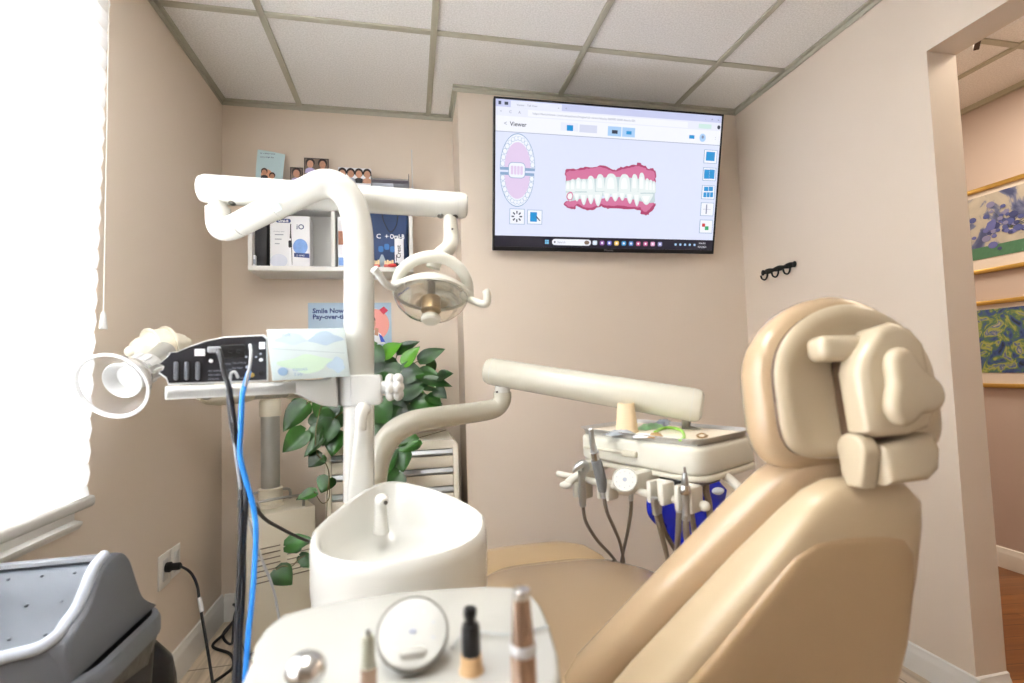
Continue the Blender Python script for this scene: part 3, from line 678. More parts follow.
def leaf(mb, tip, base, w, nrm, m, fold=.25):
    base, tip, nrm = V(base), V(tip), V(nrm).normalized(); ax = tip-base; L = ax.length; ax.normalize()
    side = ax.cross(nrm).normalized(); nrm = side.cross(ax).normalized()
    ts = [0, .05, .15, .3, .5, .7, .85, .95, 1.0]; ws = [.10, .62, .93, 1.0, .88, .6, .33, .12, .0]
    rows = []
    for tt, ww in zip(ts, ws):
        row = []
        for u in (-1, -.5, 0, .5, 1):
            back = -.10*L*abs(u) if tt < .1 else 0
            row.append(base + ax*(tt*L+back) + side*(u*ww*w/2) + nrm*(fold*abs(u)*ww*w/2 - .16*L*tt*tt + .02*L*math.sin(u*3)))
        rows.append(row)
    vs = [v for r in rows for v in r]; fs = [[i*5+j, i*5+j+1, (i+1)*5+j+1, (i+1)*5+j] for i in range(8) for j in range(4)]
    n0 = len(vs); vs += [v - nrm*.0008 for v in vs]; fs += [[n0+q for q in f][::-1] for f in fs]
    mb.add(vs, fs, m)
t = thing('potted_pothos', (-.09, 2.25, CZ), 'trailing green pothos plant standing on the drawer cabinet', 'plant')
PC = V((-.09, 2.26, CZ))
MB().lathe([(.06,.0),(.075,.004),(.095,.13),(.10,.135),(.10,.15),(.092,.15),(.088,.13),(.02,.125)], frame(PC, (0,0,1)), mat('pot_white', (222,220,212), .35), 28).build('pot', t)
MB().lathe([(.001,.128),(.086,.131),(.02,.136)], frame(PC, (0,0,1)), mat('soil', (60,44,32), .9, var=.3, scale=90, bump=.6), 20).build('soil', t, label='dark soil')
LV = [ # base px, tip px, width px, depth y
 ((306,404),(281,430),24,2.05),((305,431),(282,452),22,2.0),((322,438),(303,456),12,2.0),((320,412),(326,432),26,2.05),((322,455),(308,466),20,2.0),((330,478),(320,492),22,2.0),((316,492),(296,498),13,1.95),
 ((305,403),(292,418),22,2.1),((330,400),(318,424),28,2.06),((345,402),(338,428),34,2.1),((318,425),(312,448),16,2.02),((332,420),(322,446),22,2.02),((338,432),(330,456),24,2.04),
 ((372,362),(392,348),22,2.15),((384,356),(400,342),20,2.1),((398,352),(418,340),14,2.1),((404,364),(418,346),16,2.05),((420,360),(444,348),16,2.05),((438,378),(452,372),16,2.0),((425,380),(452,384),14,2.0),
 ((392,372),(372,352),24,2.12),((402,372),(424,374),24,2.05),((376,380),(398,366),30,2.1),((384,372),(412,382),28,2.08),((418,374),(440,374),20,2.04),((400,392),(428,382),26,2.05),((410,404),(442,402),22,2.04),
 ((384,412),(412,412),34,2.05),((374,402),(390,424),30,2.0),((380,422),(402,408),32,2.03),((420,412),(448,408),18,2.04),((428,396),(442,404),16,2.04),((396,404),(420,420),26,2.06),((372,418),(380,440),28,2.02),((410,388),(424,398),18,2.08),
 ((404,442),(416,438),14,1.98),((418,440),(398,450),22,1.95),((401,450),(402,472),24,1.95),((392,452),(378,480),22,1.96),((386,468),(374,484),20,1.98),((399,472),(386,486),26,1.94),((404,440),(396,446),14,1.96),
 ((286,546),(312,538),18,1.75),((300,556),(316,566),12,1.75),((276,570),(292,584),22,1.72),((300,545),(284,548),16,1.8),((312,560),(300,566),14,1.75),
 ((360,350),(376,342),20,2.15),((372,392),(356,408),24,2.1),((366,372),(352,384),24,2.15),((372,350),(384,362),20,2.1),((432,370),(428,352),12,2.1),((436,388),(446,398),14,2.02)]
random.seed(11)
mb = MB(); stems = MB(); core = PC+V((0,0,.15))
for i, (bp, tp, wpx, y) in enumerate(LV):
    if bp[1] > 500: continue
    B = atY(bp[0], bp[1], y); Tp = atY(tp[0], tp[1], y-.03); wd = wpx*y/487*.95
    nn = V((random.uniform(-.5,.4), -1, random.uniform(.1,.9)))
    leaf(mb, Tp, B, wd, nn, leaf2_m if i in (16, 14, 34) else leaf_m)
    if bp[1] < 425:
        mid = (core+B)/2+V((0,0,.05)); stems.tube([core, mid, B], .0022, stem_m, 5, n=4, caps=False)
for k in range(26):    # the fill of the crown, behind the outer leaves
    a = random.uniform(0, 2*PI); r = random.uniform(.03, .16); B = core+V((r*math.cos(a), abs(r*math.sin(a))*-.4-.01, random.uniform(-.06, .14)))
    if B.y > 2.33: continue
    Tp = B+V((math.cos(a)*.05, -.03, random.uniform(-.06, .02))); leaf(mb, Tp, B, random.uniform(.05,.075), (random.uniform(-.4,.4),-1,.6), leaf_m)
    stems.tube([core, (core+B)/2+V((0,0,.03)), B], .002, stem_m, 5, n=3, caps=False)
# trailing vines
v1 = [core+V((-.05,-.02,0)), atY(330,402,2.06), atY(318,418,2.0), atY(316,450,1.99), atY(326,464,1.99), atY(329,476,1.98), atY(327,495,1.95), atY(318,500,1.93), atY(320,506,1.93), atY(312,493,1.94)]
stems.tube(v1[:7], .002, stem_m, 6, n=5, caps=False); stems.tube([atY(329,480,1.98), atY(329,498,1.95), atY(322,503,1.94), atY(314,491,1.945)], .0018, stem_m, 6, n=5)
v2 = [atY(327,495,1.95), atY(326,520,1.85), atY(318,548,1.78), atY(300,558,1.74), atY(292,566,1.73), atY(282,566,1.72), atY(276,570,1.72)]
stems.tube(v2, .0018, stem_m, 6, n=5)
stems.tube([core+V((.05,-.04,0)), atY(404,420,2.02), atY(404,438,1.985), atY(400,450,1.96), atY(396,470,1.95)], .002, stem_m, 6, n=5)
stems.tube([atY(400,442,1.98), atY(418,438,2.0), atY(446,430,2.03)], .0015, stem_m, 6, n=4)
for (bp, tp, wpx, y) in LV:
    if bp[1] > 500:
        leaf(mb, atY(tp[0], tp[1], y-.02), atY(bp[0], bp[1], y), wpx*y/487*.95, (random.uniform(-.3,.3), -1, .7), leaf_m)
mb.build('foliage', t); stems.build('stems', t)

# ------------------------------------------------------------------ extraction unit: box on the floor, pole, jointed arm, clear hood
al = math.atan2(.424, .906)
bo = V((-.625, 2.057, 0)); bx_ = V((math.cos(al), math.sin(al), 0)); by_ = V((-math.sin(al), math.cos(al), 0))
BM_ = Matrix(((bx_.x,by_.x,0,bo.x),(bx_.y,by_.y,0,bo.y),(0,0,1,0),(0,0,0,1)))
ex = mat('extractor_beige', (224,217,198), .4, var=.012); bw, bd, bh = .255, .24, .53
t = thing('fume_extractor', (BM_ @ V((bw/2, bd/2, 0))), 'beige suction unit on the floor in the corner with tall pole and clear hood', 'suction unit')
mb = MB(); mb.box((0,0,.025), (bw,bd,bh), ex, .008, BM_)
mb.build('housing', t)
MB().box((.004,.004,.0), (bw-.004,bd-.004,.028), mat('plinth', (70,68,64), .6), .004, BM_).build('plinth', t)
slot = mat('vent_slot', (132,124,108), .6)
for cx0, cx1 in ((.03,.12),(.145,.235)):
    mb = MB()
    for k in range(7):
        mb.box((cx0, -.0015, .400-.021*k), (cx1, .002, .405-.021*k), slot, 0, BM_); mb.box((cx0, -.004, .405-.021*k), (cx1, .002, .409-.021*k), ex, .001, BM_)
    mb.build('vent_grille', t)
for z in (.47, .33, .17):
    MB().box((-.004, .10, z), (.002, .12, z+.03), rubber, .002, BM_).build('latch', t)
mb = MB(); mb.tube([BM_ @ V(q) for q in ((.05,.03,bh),(.05,.03,bh+.035),(.06,.03,bh+.045),(.20,.03,bh+.045),(.215,.03,bh+.035),(.215,.03,bh))], .0055, steel, 10, n=3); mb.build('handle', t)
mb = MB(); mb.tube([BM_ @ V(q) for q in ((.0,.2,bh),(.0+.01,.2,bh+.035),(.06,.2,bh+.045),(.17,.2,bh+.045),(.2,.2,bh+.035),(.2,.2,bh))], .0055, steel, 10, n=3); mb.build('handle', t)
pp = atY(270.5, 470, 2.22); PX, PY = pp.x, pp.y; zt_ = atY(270, 404, PY).z; zc = atY(270, 488, PY).z
M = frame((PX, PY, 0), (0,0,1))
MB().lathe([(.052,bh),(.052,bh+.012),(.046,bh+.016),(.046,zc-.004),(.048,zc),(.040,zc+.004)], M, ex, 28).build('collar', t)
tube_g = mat('tube_grey', (178,178,172), .35, .5, var=.02)
MB().lathe([(.036,zc),(.036,zt_)], M, tube_g, 28).build('pole', t, label='grey metal pole')
MB().lathe([(.042,zt_-.05),(.042,zt_+.01),(.038,zt_+.02)], M, ex, 28).build('collar', t)
def yp(px, py, y): return atY(px, py, y)
A0, A1, A2, A3 = yp(308,388,2.33), yp(290,389,2.28), yp(242,392,2.10), yp(208,394,1.98)
MB().tube([A1, A2], .034, tube_g, 20).build('arm_tube', t, label='grey section of the lower arm')
mb = MB(); mb.tube([A0, A0+(A1-A0)*.3, A1-(A1-A0)*.1, A1+(A2-A1)*.12], [.03,.042,.045,.038], ex, 20); mb.build('arm_joint', t)
mb = MB(); mb.tube([A2-(A2-A1)*.15, A2, A2+(A3-A2)*.7, A3, A3+(A3-A2)*.25], [.038,.044,.046,.04,.02], ex, 20); mb.ell((0,0,0), .03, .03, .03, ex, T(*A3)); mb.build('arm_joint', t)
A4 = yp(178,352,1.72); A5 = yp(160,345,1.55)
MB().tube([A3, (A3+A4)/2+V((0,0,.01)), A4], .033, tube_g, 18).build('arm_tube', t, label='grey section rising to the upper joint')
mb = MB()
q0, q1 = yp(134,351,1.52), yp(184,343,1.62)
ax = q1-q0
mb.tube([q0-ax*.06, q0, q0+ax*.10, q0+ax*.22, q0+ax*.30, q0+ax*.50, q0+ax*.7, q0+ax*.78, q0+ax*.92, q1, q1+ax*.04], [.016,.026,.034,.038,.048,.052,.047,.038,.030,.026,.014], ex, 22)
for k in (.33, .66): mb.tube([q0+ax*(k-.02), q0+ax*(k+.02)], .0575, ex, 22)
mb.ell((0,0,0), .016, .016, .016, ex, T(*(q1+ax*.05))); mb.ell((0,0,0), .016, .016, .016, ex, T(*(q0-ax*.05)))
mb.build('swivel_joint', t)
# grey tube down to hood
h0, h1 = yp(166,350,1.53), yp(149,366,1.46)
MB().tube([h0, h1], 0.026, tube_g, 20).build('arm_tube', t, label='short grey tube above the hood')
he = yp(116,384,1.34); hd = (he - h1).normalized(); HM = frame(h1, hd); LN = (he-h1).length
MB().lathe([(.024,-.006),(.034,-.002),(.036,.012),(.038,.016),(.038,.05),(.040,.054),(.036,LN*.62)], HM, white_p, 28).build('hood_collar', t)
mb = MB()
for k in range(12): mb.box((.036,-.005,.016),(.042,.005,.048), white_p, .0015, HM @ Matrix.Rotation(2*PI*k/12, 4, 'Z'))
mb.build('grip_ribs', t)
mb = MB(); mb.lathe([(.033,LN*.55),(.036,LN*.68),(.043,LN*.80),(.046,LN*.82),(.044,LN*.84),(.038,LN*.80),(.028,LN*.6),(.014,LN*.3)], HM, white_p, 36, caps=False); mb.build('inner_funnel', t)
clear = mat('clear_plastic', (252,252,252), .03, trans=.93, var=0, ior=1.3)
mb = MB(); mb.lathe([(.038,LN*.40),(.054,LN*.62),(.070,LN*.88),(.078,LN*1.08),(.0765,LN*1.08),(.0685,LN*.885),(.0525,LN*.63),(.0365,LN*.41)], HM, clear, 44, caps=False); mb.build('clear_hood', t, label='clear plastic hood')
mb = MB(); mb.lathe([(.076,LN*1.05),(.082,LN*1.08),(.083,LN*1.13),(.078,LN*1.14),(.074,LN*1.10)], HM, mat('frosted_rim', (236,236,234), .2, trans=.3), 44, caps=False); mb.build('rim', t)

# ------------------------------------------------------------------ coat hooks, outlet, cords
hk = mat('hook_iron', (46,50,48), .45, .6); P0, P1 = atX(763.5, 273, XR-.006), atX(795, 264, XR-.006)
t = thing('coat_hooks', (XR-.01, (P0.y+P1.y)/2, P0.z-.02), 'small black iron rail with three coat hooks on the right wall', 'coat hooks')
yy0, yy1, zz = P1.y, P0.y, (P0.z+P1.z)/2
mb = MB(); n_ = 24; up_, dn_ = [], []
for k in range(n_+1):
    q = k/n_; y = yy0+(yy1-yy0)*q; h_ = .008+.006*abs(math.sin(q*PI*3)); up_.append((y, h_)); dn_.append((y, -h_*.8))
poly = up_+dn_[::-1]; mb.prism(poly, Matrix(((0,0,-1,XR-.001),(1,0,0,0),(0,1,0,zz),(0,0,0,1))), .008, hk, .001); mb.ell((XR-.009, yy0, zz), .004,.012,.014, hk); mb.ell((XR-.009, yy1, zz), .004,.012,.014, hk)
mb.build('rail', t)
for q in (.14, .5, .86):
    y = yy0+(yy1-yy0)*q
    h = MB().tube([(XR-.008,y,zz), (XR-.010,y,zz-.022), (XR-.022,y,zz-.038), (XR-.038,y,zz-.034), (XR-.044,y,zz-.018)], [.004,.004,.004,.0038,.0045], hk, 8, n=4).build('hook', t)
# outlet
t = thing('wall_outlet', (XL+.002, 1.935, .36), 'white double wall socket low on the left wall', 'wall socket')
zo0, zo1 = .368, .478
MB().box((XL, 1.86, zo0-.002), (XL+.006, 1.938, zo1), trim_m, .002).build('cover_plate', t); MB().box((XL, 1.942, zo0+.004), (XL+.006, 2.012, zo1-.002), trim_m, .002).build('cover_plate', t)
for yc in (1.899, 1.977):
    MB().box((XL+.006, yc-.017, zo0+.02), (XL+.0085, yc+.017, zo1-.02), white_p, .001).build('socket_face', t)
t = thing('power_plug_cord', (XL+.05, 1.9, .0), 'black power cord plugged into the white wall socket', 'power cord')
pz = atX(172, 569, XL+.03); py_, pz_ = 1.90, .43
mb = MB(); mb.tube([(XL+.009,py_,pz_), (XL+.022,py_,pz_), (XL+.026,py_,pz_), (XL+.05,py_,pz_), (XL+.055,py_,pz_)], [.016,.017,.012,.012,.007], rubber, 14)
mb.build('plug', t)
cp = [V((XL+.05,py_,pz_)), atY(190,572,1.84), atY(197,585,1.82), atY(200,605,1.78), atY(206,640,1.72), atY(211,672,1.66), atY(216,705,1.6), atY(224,735,1.62)]
cp[-1].z = .006
MB().tube(cp, .0042, rubber, 8, n=6).build('cord', t)
a, b = atY(199.5,598,1.79), atY(202,612,1.765)
MB().tube([a, b], .0065, white_p, 10).build('label_tag', t, label='white paper tag on the cord')
t = thing('floor_cable', (-.72, 2.1, .0), 'tangled black cable on the floor behind the suction unit', 'cable')
pts = [(-.76,2.34,.10),(-.74,2.36,.05),(-.78,2.28,.01),(-.72,2.2,.006),(-.74,2.3,.08),(-.70,2.32,.12),(-.76,2.26,.03),(-.79,2.2,.006),(-.70,2.12,.006),(-.66,2.02,.006),(-.70,1.92,.006),(-.62,1.86,.006),(-.52,1.9,.006)]
MB().tube(pts, .0055, rubber, 8, n=6).build('cable', t)

# ------------------------------------------------------------------ dental unit: spittoon, post, lamp rail, delivery arm
UY = 1.12
pb = atY(359, 488, UY)
du = thing('dental_unit', (pb.x, .95, 0), 'white dental unit with spittoon bowl, tall bent post and jointed swing arms', 'dental unit')
uw = unit_m
# column body and bowl, rings of an egg shape narrower at the back
BC = V((-.022, .900, 0))
def egg(k, z, sx=1., sy=1., dz_back=0., n=48, dx=0., dy=0.):
    out = []
    for i in range(n):
        a = 2*PI*i/n; c, s = math.cos(a), math.sin(a)
        w_ = .150*(1-.22*s*1.0 if s > 0 else 1.0); 
        x = w_*c*sx*(1-.25*max(0, s)**1.3); y = (.185*s if s > 0 else .155*s)*sy
        out.append(V((BC.x+dx+x*k-.030*max(0,s)**2*k, BC.y+dy+y*k, z+dz_back*max(0, (y/.185+.35)))))
    return out
rz = .792; db = .034
mb = MB()
mb.loft([egg(.86,.30), egg(.88,.50), egg(.95,.62), egg(1.0,.72), egg(1.0,rz-.02,dz_back=db), egg(.985,rz-.006,dz_back=db), egg(.955,rz,dz_back=db), egg(.915,rz-.002,dz_back=db), egg(.89,rz-.012,dz_back=db*.8),
         egg(.84,rz-.040,dz_back=db*.3, dy=-.006), egg(.78,rz-.058,dy=-.012), egg(.62,rz-.066,dy=-.02), egg(.3,rz-.072,dy=-.03), egg(.06,rz-.074,dy=-.03)], uw)
mb.build('spittoon_bowl', du, ang=60)
mb = MB(); mb.box((BC.x-.13, BC.y-.10, .0), (BC.x+.13, UY+.10, .34), uw, .05, seg=5); mb.box((BC.x-.09, BC.y+.10, .3), (BC.x+.05, UY+.06, .66), uw, .04, seg=5); mb.box((BC.x-.085, UY-.05, .5), (BC.x+.0, UY+.05, .82), uw, .03, seg=5)
mb.build('column', du)
MB().lathe([(.02,0),(.022,.002),(.014,.004),(.0,.004)], frame((BC.x, BC.y-.03, rz-.074), (0,0,1)), chrome, 20).build('drain', du)
# bowl rinse spout
s0 = atY(381, 517, .99); mb = MB()
mb.tube([s0-V((0,0,.03)), s0, s0+V((0,0,.018)), s0+V((.0,-.005,.034)), s0+V((.006,-.016,.037)), s0+V((.009,-.022,.034))], [.015,.0125,.011,.011,.010,.008], uw, 16, n=4); mb.ell((0,0,0), .004,.003,.004, mat('hole', (70,66,60), .6), T(*(s0+V((.0105,-.0265,.033)))))
mb.build('rinse_spout', du)
# tapered cup filler
c0, c1, c2 = atY(361, 492, 1.06), atY(364.5, 420, 1.05), atY(365, 404, 1.045)
mb = MB(); rings = []
for (p, w_, d_) in ((atY(361,500,1.07),.027,.022), (atY(361,486,1.07),.026,.022), (atY(363,450,1.06),.021,.02), (atY(365,420,1.05),.017,.02), (atY(366,411,1.05),.016,.02), (atY(366,406,1.05),.012,.014), (atY(366,404,1.05),.005,.006)):
    rings.append([p+V((x, y, 0)) for x, y in roundrect(w_*2, d_*2, min(w_, d_)*.8, 5)])
mb.loft(rings, uw); mb.build('cup_filler', du, ang=60)
mb = MB(); a = atY(366,411,1.05); mb.tube([a, a+V((-.004,-.03,.006)), a+V((-.006,-.044,-.008)), a+V((-.006,-.044,-.034))], [.014,.014,.012,.010], uw, 14, n=5); mb.build('filler_spout', du)
# post with swan-neck
path = [(359,500,UY),(359,430,UY),(359,340,UY),(359,260,UY),(357,225,UY),(350,200,UY-.005),(338,187,UY-.01),(324,184,UY-.01),(306,191,UY-.005),(285,202,UY+.01),(262,213,UY+.03),(240,224,UY+.055)]
P = [atY(*p) for p in path]
mb = MB(); mb.tube(P, [.0325]*5+[.0315]*3+[.0295,.0285,.0275,.027], uw, 26, n=6); mb.build('post', du, ang=60)
P2 = [atY(240,224,UY+.055), atY(229,228.5,UY+.07), atY(221,228,UY+.08), atY(218,220,UY+.08), atY(218,208,UY+.08)]
mb = MB(); mb.tube(P2, [.027,.0268,.0262,.025,.0235], uw, 24, n=6); mb.build('elbow', du, ang=60)
# end cap ring seam and sticker on the neck
a, b = atY(277,206,UY+.017), atY(274,207.5,UY+.02)
MB().tube([a, b], .0292, uw, 26).build('neck_ring', du)
d_ = (b-a).normalized(); vn = (EYE-a); vn = (vn-d_*vn.dot(d_)).normalized(); F = frame(a-d_*.012+vn*.0292, vn, d_)
MB().poly(roundrect(.018, .020, .003), F, mat('sticker_mint', (196,226,222), .4), .001).build('sticker', du, flat=True, label='pale mint sticker')
# collar under the rail
c = atY(218, 209, UY+.08); RYl = UY+.08
MB().lathe([(.024,-.014),(.0255,-.012),(.0255,.002),(.019,.004),(.019,.02)], frame(c, (0,0,1)), uw, 24).build('collar', du)
r0_, r1_ = atY(208, 189, RYl), atY(460, 205.5, RYl-.02)
rd = (r1_-r0_).normalized()
rail = MB().tube([r0_-rd*.018, r0_-rd*.015, r0_-rd*.004, r0_, r1_, r1_+rd*.004, r1_+rd*.014, r1_+rd*.018], [.022,.028,.0325,.0325,.0315,.0315,.028,.022], uw, 30).build('light_rail', du, ang=30)
for q in (.0, 1.):
    p = r0_+(r1_-r0_)*q+rd*(.006 if q == 0 else -.006); MB().tube([p-rd*.0006, p+rd*.0006], .0331, mat('seam', (196,196,190), .5), 30).build('end_ring', rail)
for px_ in (209, 227, 440, 456):
    p = r0_+rd*((px_-203)/259*(r1_-r0_).length); MB().ell((p.x, p.y-.004, p.z-.0305), .008, .012, .005, mat('slot_dark', (92,90,84), .6)).build('pivot_slot', rail)

# operating lamp hanging from the rail
LC = atY(449, 208, RYl-.02)
lamp = thing('operating_lamp', (LC.x, LC.y, 1.2), 'round dental operating lamp with curved yoke and clear shield hanging from the rail', 'dental lamp')
lp = mat('lamp_cream', (218,216,204), .28, var=.006, coat=.2)
LY = RYl-.04
mb = MB(); mb.tube([atY(449,212,RYl-.02), atY(449,222,RYl-.02)], .014, lp, 18); mb.build('stem', lamp)
mb = MB(); mb.tube([atY(450,218,RYl-.02), atY(450.5,226,RYl-.02), atY(451,238,RYl-.02), atY(449,247,LY), atY(442,253,LY-.01), atY(436,259,LY-.01), atY(433,268,LY-.01)], [.017,.0175,.0185,.0185,.0175,.017,.0165], lp, 20, n=6); mb.build('swivel_neck', lamp, ang=60)
hole = mat('screw_dark', (60,58,56), .5)
p = atY(452,229,RYl-.04); MB().ell((p.x+.001, p.y-.0, p.z), .0025,.002,.0025, hole).build('screw', lamp)
yk = [(397,287),(398,277),(406,266),(418,259),(433,256.5),(448,260),(460,269),(467,281),(468.5,293)]
yy_ = [1.13,1.12,1.115,1.11,1.11,1.115,1.12,1.13,1.14]
mb = MB(); mb.tube([atY(u, v, y) for (u, v), y in zip(yk, yy_)], [.0125,.0125,.013,.0135,.014,.0135,.013,.0125,.0125], lp, 18, n=6); mb.build('yoke', lamp, ang=60)
# head: shallow dome above, clear bowl with the bulb below
hc = atY(431.5, 294, 1.13); HA = (V((-.06, -.42, -.90))).normalized()
xh = (atY(468,299,1.13)-atY(395,283,1.13)).normalized()
LM = frame(hc, HA, xh); LR = .084
mb = MB(); mb.lathe([(.004,-.040),(.026,-.039),(.05,-.033),(.068,-.021),(.079,-.008),(LR,-.002),(LR,.002),(LR-.003,.002),(LR-.008,-.006),(.06,-.022),(.03,-.034),(.004,-.036)], LM, lp, 44, sy=.80, caps=False)
mb.build('housing', lamp, ang=50)
refl = mat('reflector', (236,236,232), .10, .8, var=.02)
mb = MB(); mb.lathe([(LR-.005,0),(LR-.012,-.007),(.055,-.022),(.035,-.030),(.008,-.033)], LM, refl, 44, sy=.80, caps=False); mb.build('reflector', lamp, ang=60)
mb = MB(); mb.lathe([(LR+.000,-.008),(LR+.004,-.004),(LR+.004,.004),(LR+.000,.007),(LR-.004,.004)], LM, lp, 48, sy=.80, caps=False); mb.build('rim', lamp)
shield = mat('lamp_shield', (250,248,242), .03, trans=.96, var=0, ior=1.25)
mb = MB(); pr = [(LR,.004),(LR-.001,.016),(LR-.010,.034),(.056,.052),(.036,.062),(.018,.066),(.004,.067)]
mb.lathe(pr+[(max(a-.0012,.003), b-.0015) for a, b in pr[::-1]], LM, shield, 44, sy=.80, caps=False); mb.build('clear_shield', lamp, ang=70, label='clear plastic shield')
brass = mat('bulb_holder', (172,148,112), .32, .8, var=.05)
mb = MB(); mb.tube([LM @ V((0,.0,-.03)), LM @ V((0,0,.012))], .009, mat('bulb_stem', (120,110,96), .4, .6), 14); mb.build('bulb_stem', lamp)
mb = MB(); mb.lathe([(.019,.012),(.022,.014),(.022,.046),(.019,.049),(.013,.052),(.013,.056)], LM, brass, 26); mb.build('bulb_cap', lamp, label='brass-coloured bulb cap')
mb = MB(); mb.lathe([(.013,.058),(.020,.060),(.022,.063),(.022,.070),(.018,.074),(.003,.075)], LM, lp, 26); mb.build('front_knob', lamp)
hr = [(470,293),(474,298),(482,301),(487,300),(488.5,293),(486,288),(483,290)]
for s_ in (0, 1):
    pts = [atY(464,297,1.14), atY(474,301,1.12), atY(483,304,1.10), atY(487,302,1.09), atY(487,294,1.085), atY(485.5,290,1.085)] if s_ else [atY(399,286,1.12), atY(391,287,1.10), atY(384,282,1.08), atY(379,275,1.07), atY(374,269,1.06)]
    MB().tube(pts, [.009,.0085,.009,.009,.0095,.009] if s_ else [.009,.008,.008,.008,.009], lp if s_ else mat('handle_clear', (236,236,232), .15, trans=.35), 14, n=5).build('handle', lamp, ang=60)
for (u, v, y) in ((398,286,1.12),(467,296,1.135)):
    MB().ell((0,0,0), .017, .014, .016, lp, T(*atY(u, v, y))).build('pivot_cap', lamp)

# ------------------------------------------------------------------ bracket shelf on the post with clamp
bk = mat('bracket_white', (222,222,219), .3, var=.006)
S0, S1 = atY(165, 392, .985), atY(352, 391, 1.09)
sd = V((S1.x-S0.x, S1.y-S0.y, 0)); SL = sd.length; sd.normalize(); sp = V((-sd.y, sd.x, 0))
SZ = 1.056; SM = Matrix(((sd.x,sp.x,0,S0.x),(sd.y,sp.y,0,S0.y),(0,0,1,SZ),(0,0,0,1)))
br = thing('bracket_shelf', (S1.x-.1, S1.y, SZ-.02), 'white bracket shelf clamped to the tall post, carrying a black box and tissues', 'bracket shelf')
mb = MB()
L2 = SL*.86
mb.box((0, 0, -.0245), (L2, .17, -.004), bk, .004, SM); mb.box((0, 0, -.0245), (L2, .006, -.000), bk, .002, SM)
mb.build('shelf_plate', br)
mb = MB(); mb.prism([(SL*.66,-.0245),(SL*.82,-.052),(SL-.028,-.058),(SL-.028,.010),(SL*.90,.010),(SL*.84,.001),(SL*.66,.001)][::-1], SM @ Matrix(((1,0,0,0),(0,0,-1,.068),(0,1,0,0),(0,0,0,1))), .07, bk, .005)
mb.build('arm', br)
pc = atY(359, 389, UY); pc = V((pb.x+.000, UY, SZ-.024))
mb = MB(); mb.lathe([(.034,-.033),(.042,-.031),(.042,.031),(.034,.033)], frame(pc, (0,0,1)), bk, 30); mb.box((-.01,-.050,-.032), (.052,.02,.032), bk, .006, T(*pc))
mb.build('clamp', br)
kn = pc + V((.052, -.03, .004)); KM = frame(kn, (1,-.12,0))
mb = MB(); mb.lathe([(.013,0),(.015,.01),(.015,.022)], KM, bk, 20)
for k in range(6):
    a = PI*k/3
    for h_ in (.020, .036):
        mb.ell((.018*math.cos(a), .018*math.sin(a), h_), .014, .014, .010, bk, KM, 12, 8)
mb.build('clamp_knob', br, ang=60)

# black control box standing on the bracket shelf
kb = thing('control_box', SM @ V((.06, .05, 0)), 'white-edged black control box with sockets and vents standing on the bracket shelf', 'control box')
FM = SM @ Matrix(((1,0,0,0),(0,0,-1,.010),(0,1,0,.0005),(0,0,0,1)))       # x along shelf, y up, z toward the viewer
kx = 1.13*SL/187.    # m per px of the photograph along the panel
def kp(u, v): # photo px -> panel coords
    pl = SM @ V((0, .010, 0)); nrm = -sp; r = ray(u, v); d = (pl-EYE).dot(nrm)/r.dot(nrm); q = FM.inverted() @ (EYE+r*d); return (q.x, max(q.y, .001))
outl = [(168,386),(166,379),(158,373),(162,371),(163.5,367),(160,365),(158,364.5),(167,357),(170,352),(176,352),(190,346),(207,340),(225,336.5),(250,335),(264,334.5),(268,338),(268.5,384)]
ok = [kp(*p) for p in outl][::-1]
mb = MB(); mb.prism(ok, FM @ T(0,0,-.085), .085, bk, .002); mb.build('casing', kb)
cx_ = sum(p[0] for p in ok)/len(ok); cy_ = sum(p[1] for p in ok)/len(ok)
inn = [(cx_+(p[0]-cx_)*.972, max(.002, cy_+(p[1]-cy_)*.93)) for p in ok]
pan = mat('panel_black', (38,38,44), .4)
mb = MB(); mb.prism(inn, FM @ T(0,0,.0), .0012, pan); panel = mb.build('rear_panel', kb, label='black rear panel with sockets')
vent = mat('vent_grey', (108,112,120), .35)
for i, u in enumerate((177, 187.5, 198.5)):
    q = kp(u, 371); mb = MB(); mb.poly([(q[0]+x, q[1]+y) for x, y in roundrect(.0105+.001*i, .040-.001*i, .004)], FM, black, .0018); mb.box((q[0]-.0048, q[1]-.017, .0018), (q[0]+.0022, q[1]+.017, .008), vent, .003, FM)
    mb.build('vent', kb)
def plab(u0, v0, u1, v1, m, name, z0=.0014, z1=.0022, bev=0):
    a = kp(u0, v0); b = kp(u1, v1); return MB().box((min(a[0],b[0]), min(a[1],b[1]), z0), (max(a[0],b[0]), max(a[1],b[1]), z1), m, bev, FM).build(name, kb)
plab(194.5,349,205,356, iwh, 'label_plate'); plab(259,342,265,349, iwh, 'label_plate')
pws = plab(221,345,245,358, rubber, 'power_socket', .0014, .006, .002)
for u in (231, 239): q = kp(u, 351); MB().lathe([(.0042,0),(.0042,.006),(.002,.007)], FM @ T(q[0], q[1], .006), black, 12).build('socket_ring', pws)
for (u, v, r_, m) in ((211,361,.0036,iwh),(251,358,.002,iwh),(256,357,.002,igr),(261,360,.0036,iwh),(260.5,354,.0022,igr),(247,367,.003,igr),(252,375,.0045,mat('brass', (190,160,90), .3, .9)),(261,373,.005,rubber),(246,357,.002,igr)):
    q = kp(u, v); MB().lathe([(r_,0),(r_,.003),(r_*.6,.0045)], FM @ T(q[0], q[1], .0012), m, 14).build('connector', kb)
mb = MB()
for k, (s_, u, v) in enumerate((('AC INPUT', 208, 372), ('100-240V', 208, 376), ('MODEL', 221, 365), ('CAUTION', 232, 364), ('SN 0401', 232, 369), ('50/60Hz', 208, 380), ('CLASS I', 222, 378), ('RS232', 240, 379), ('FCC CE', 221, 371))):
    q = kp(u, v); mb.text(s_, .0052, FM @ T(q[0], q[1], .0015), igr)
q = kp(226,370)
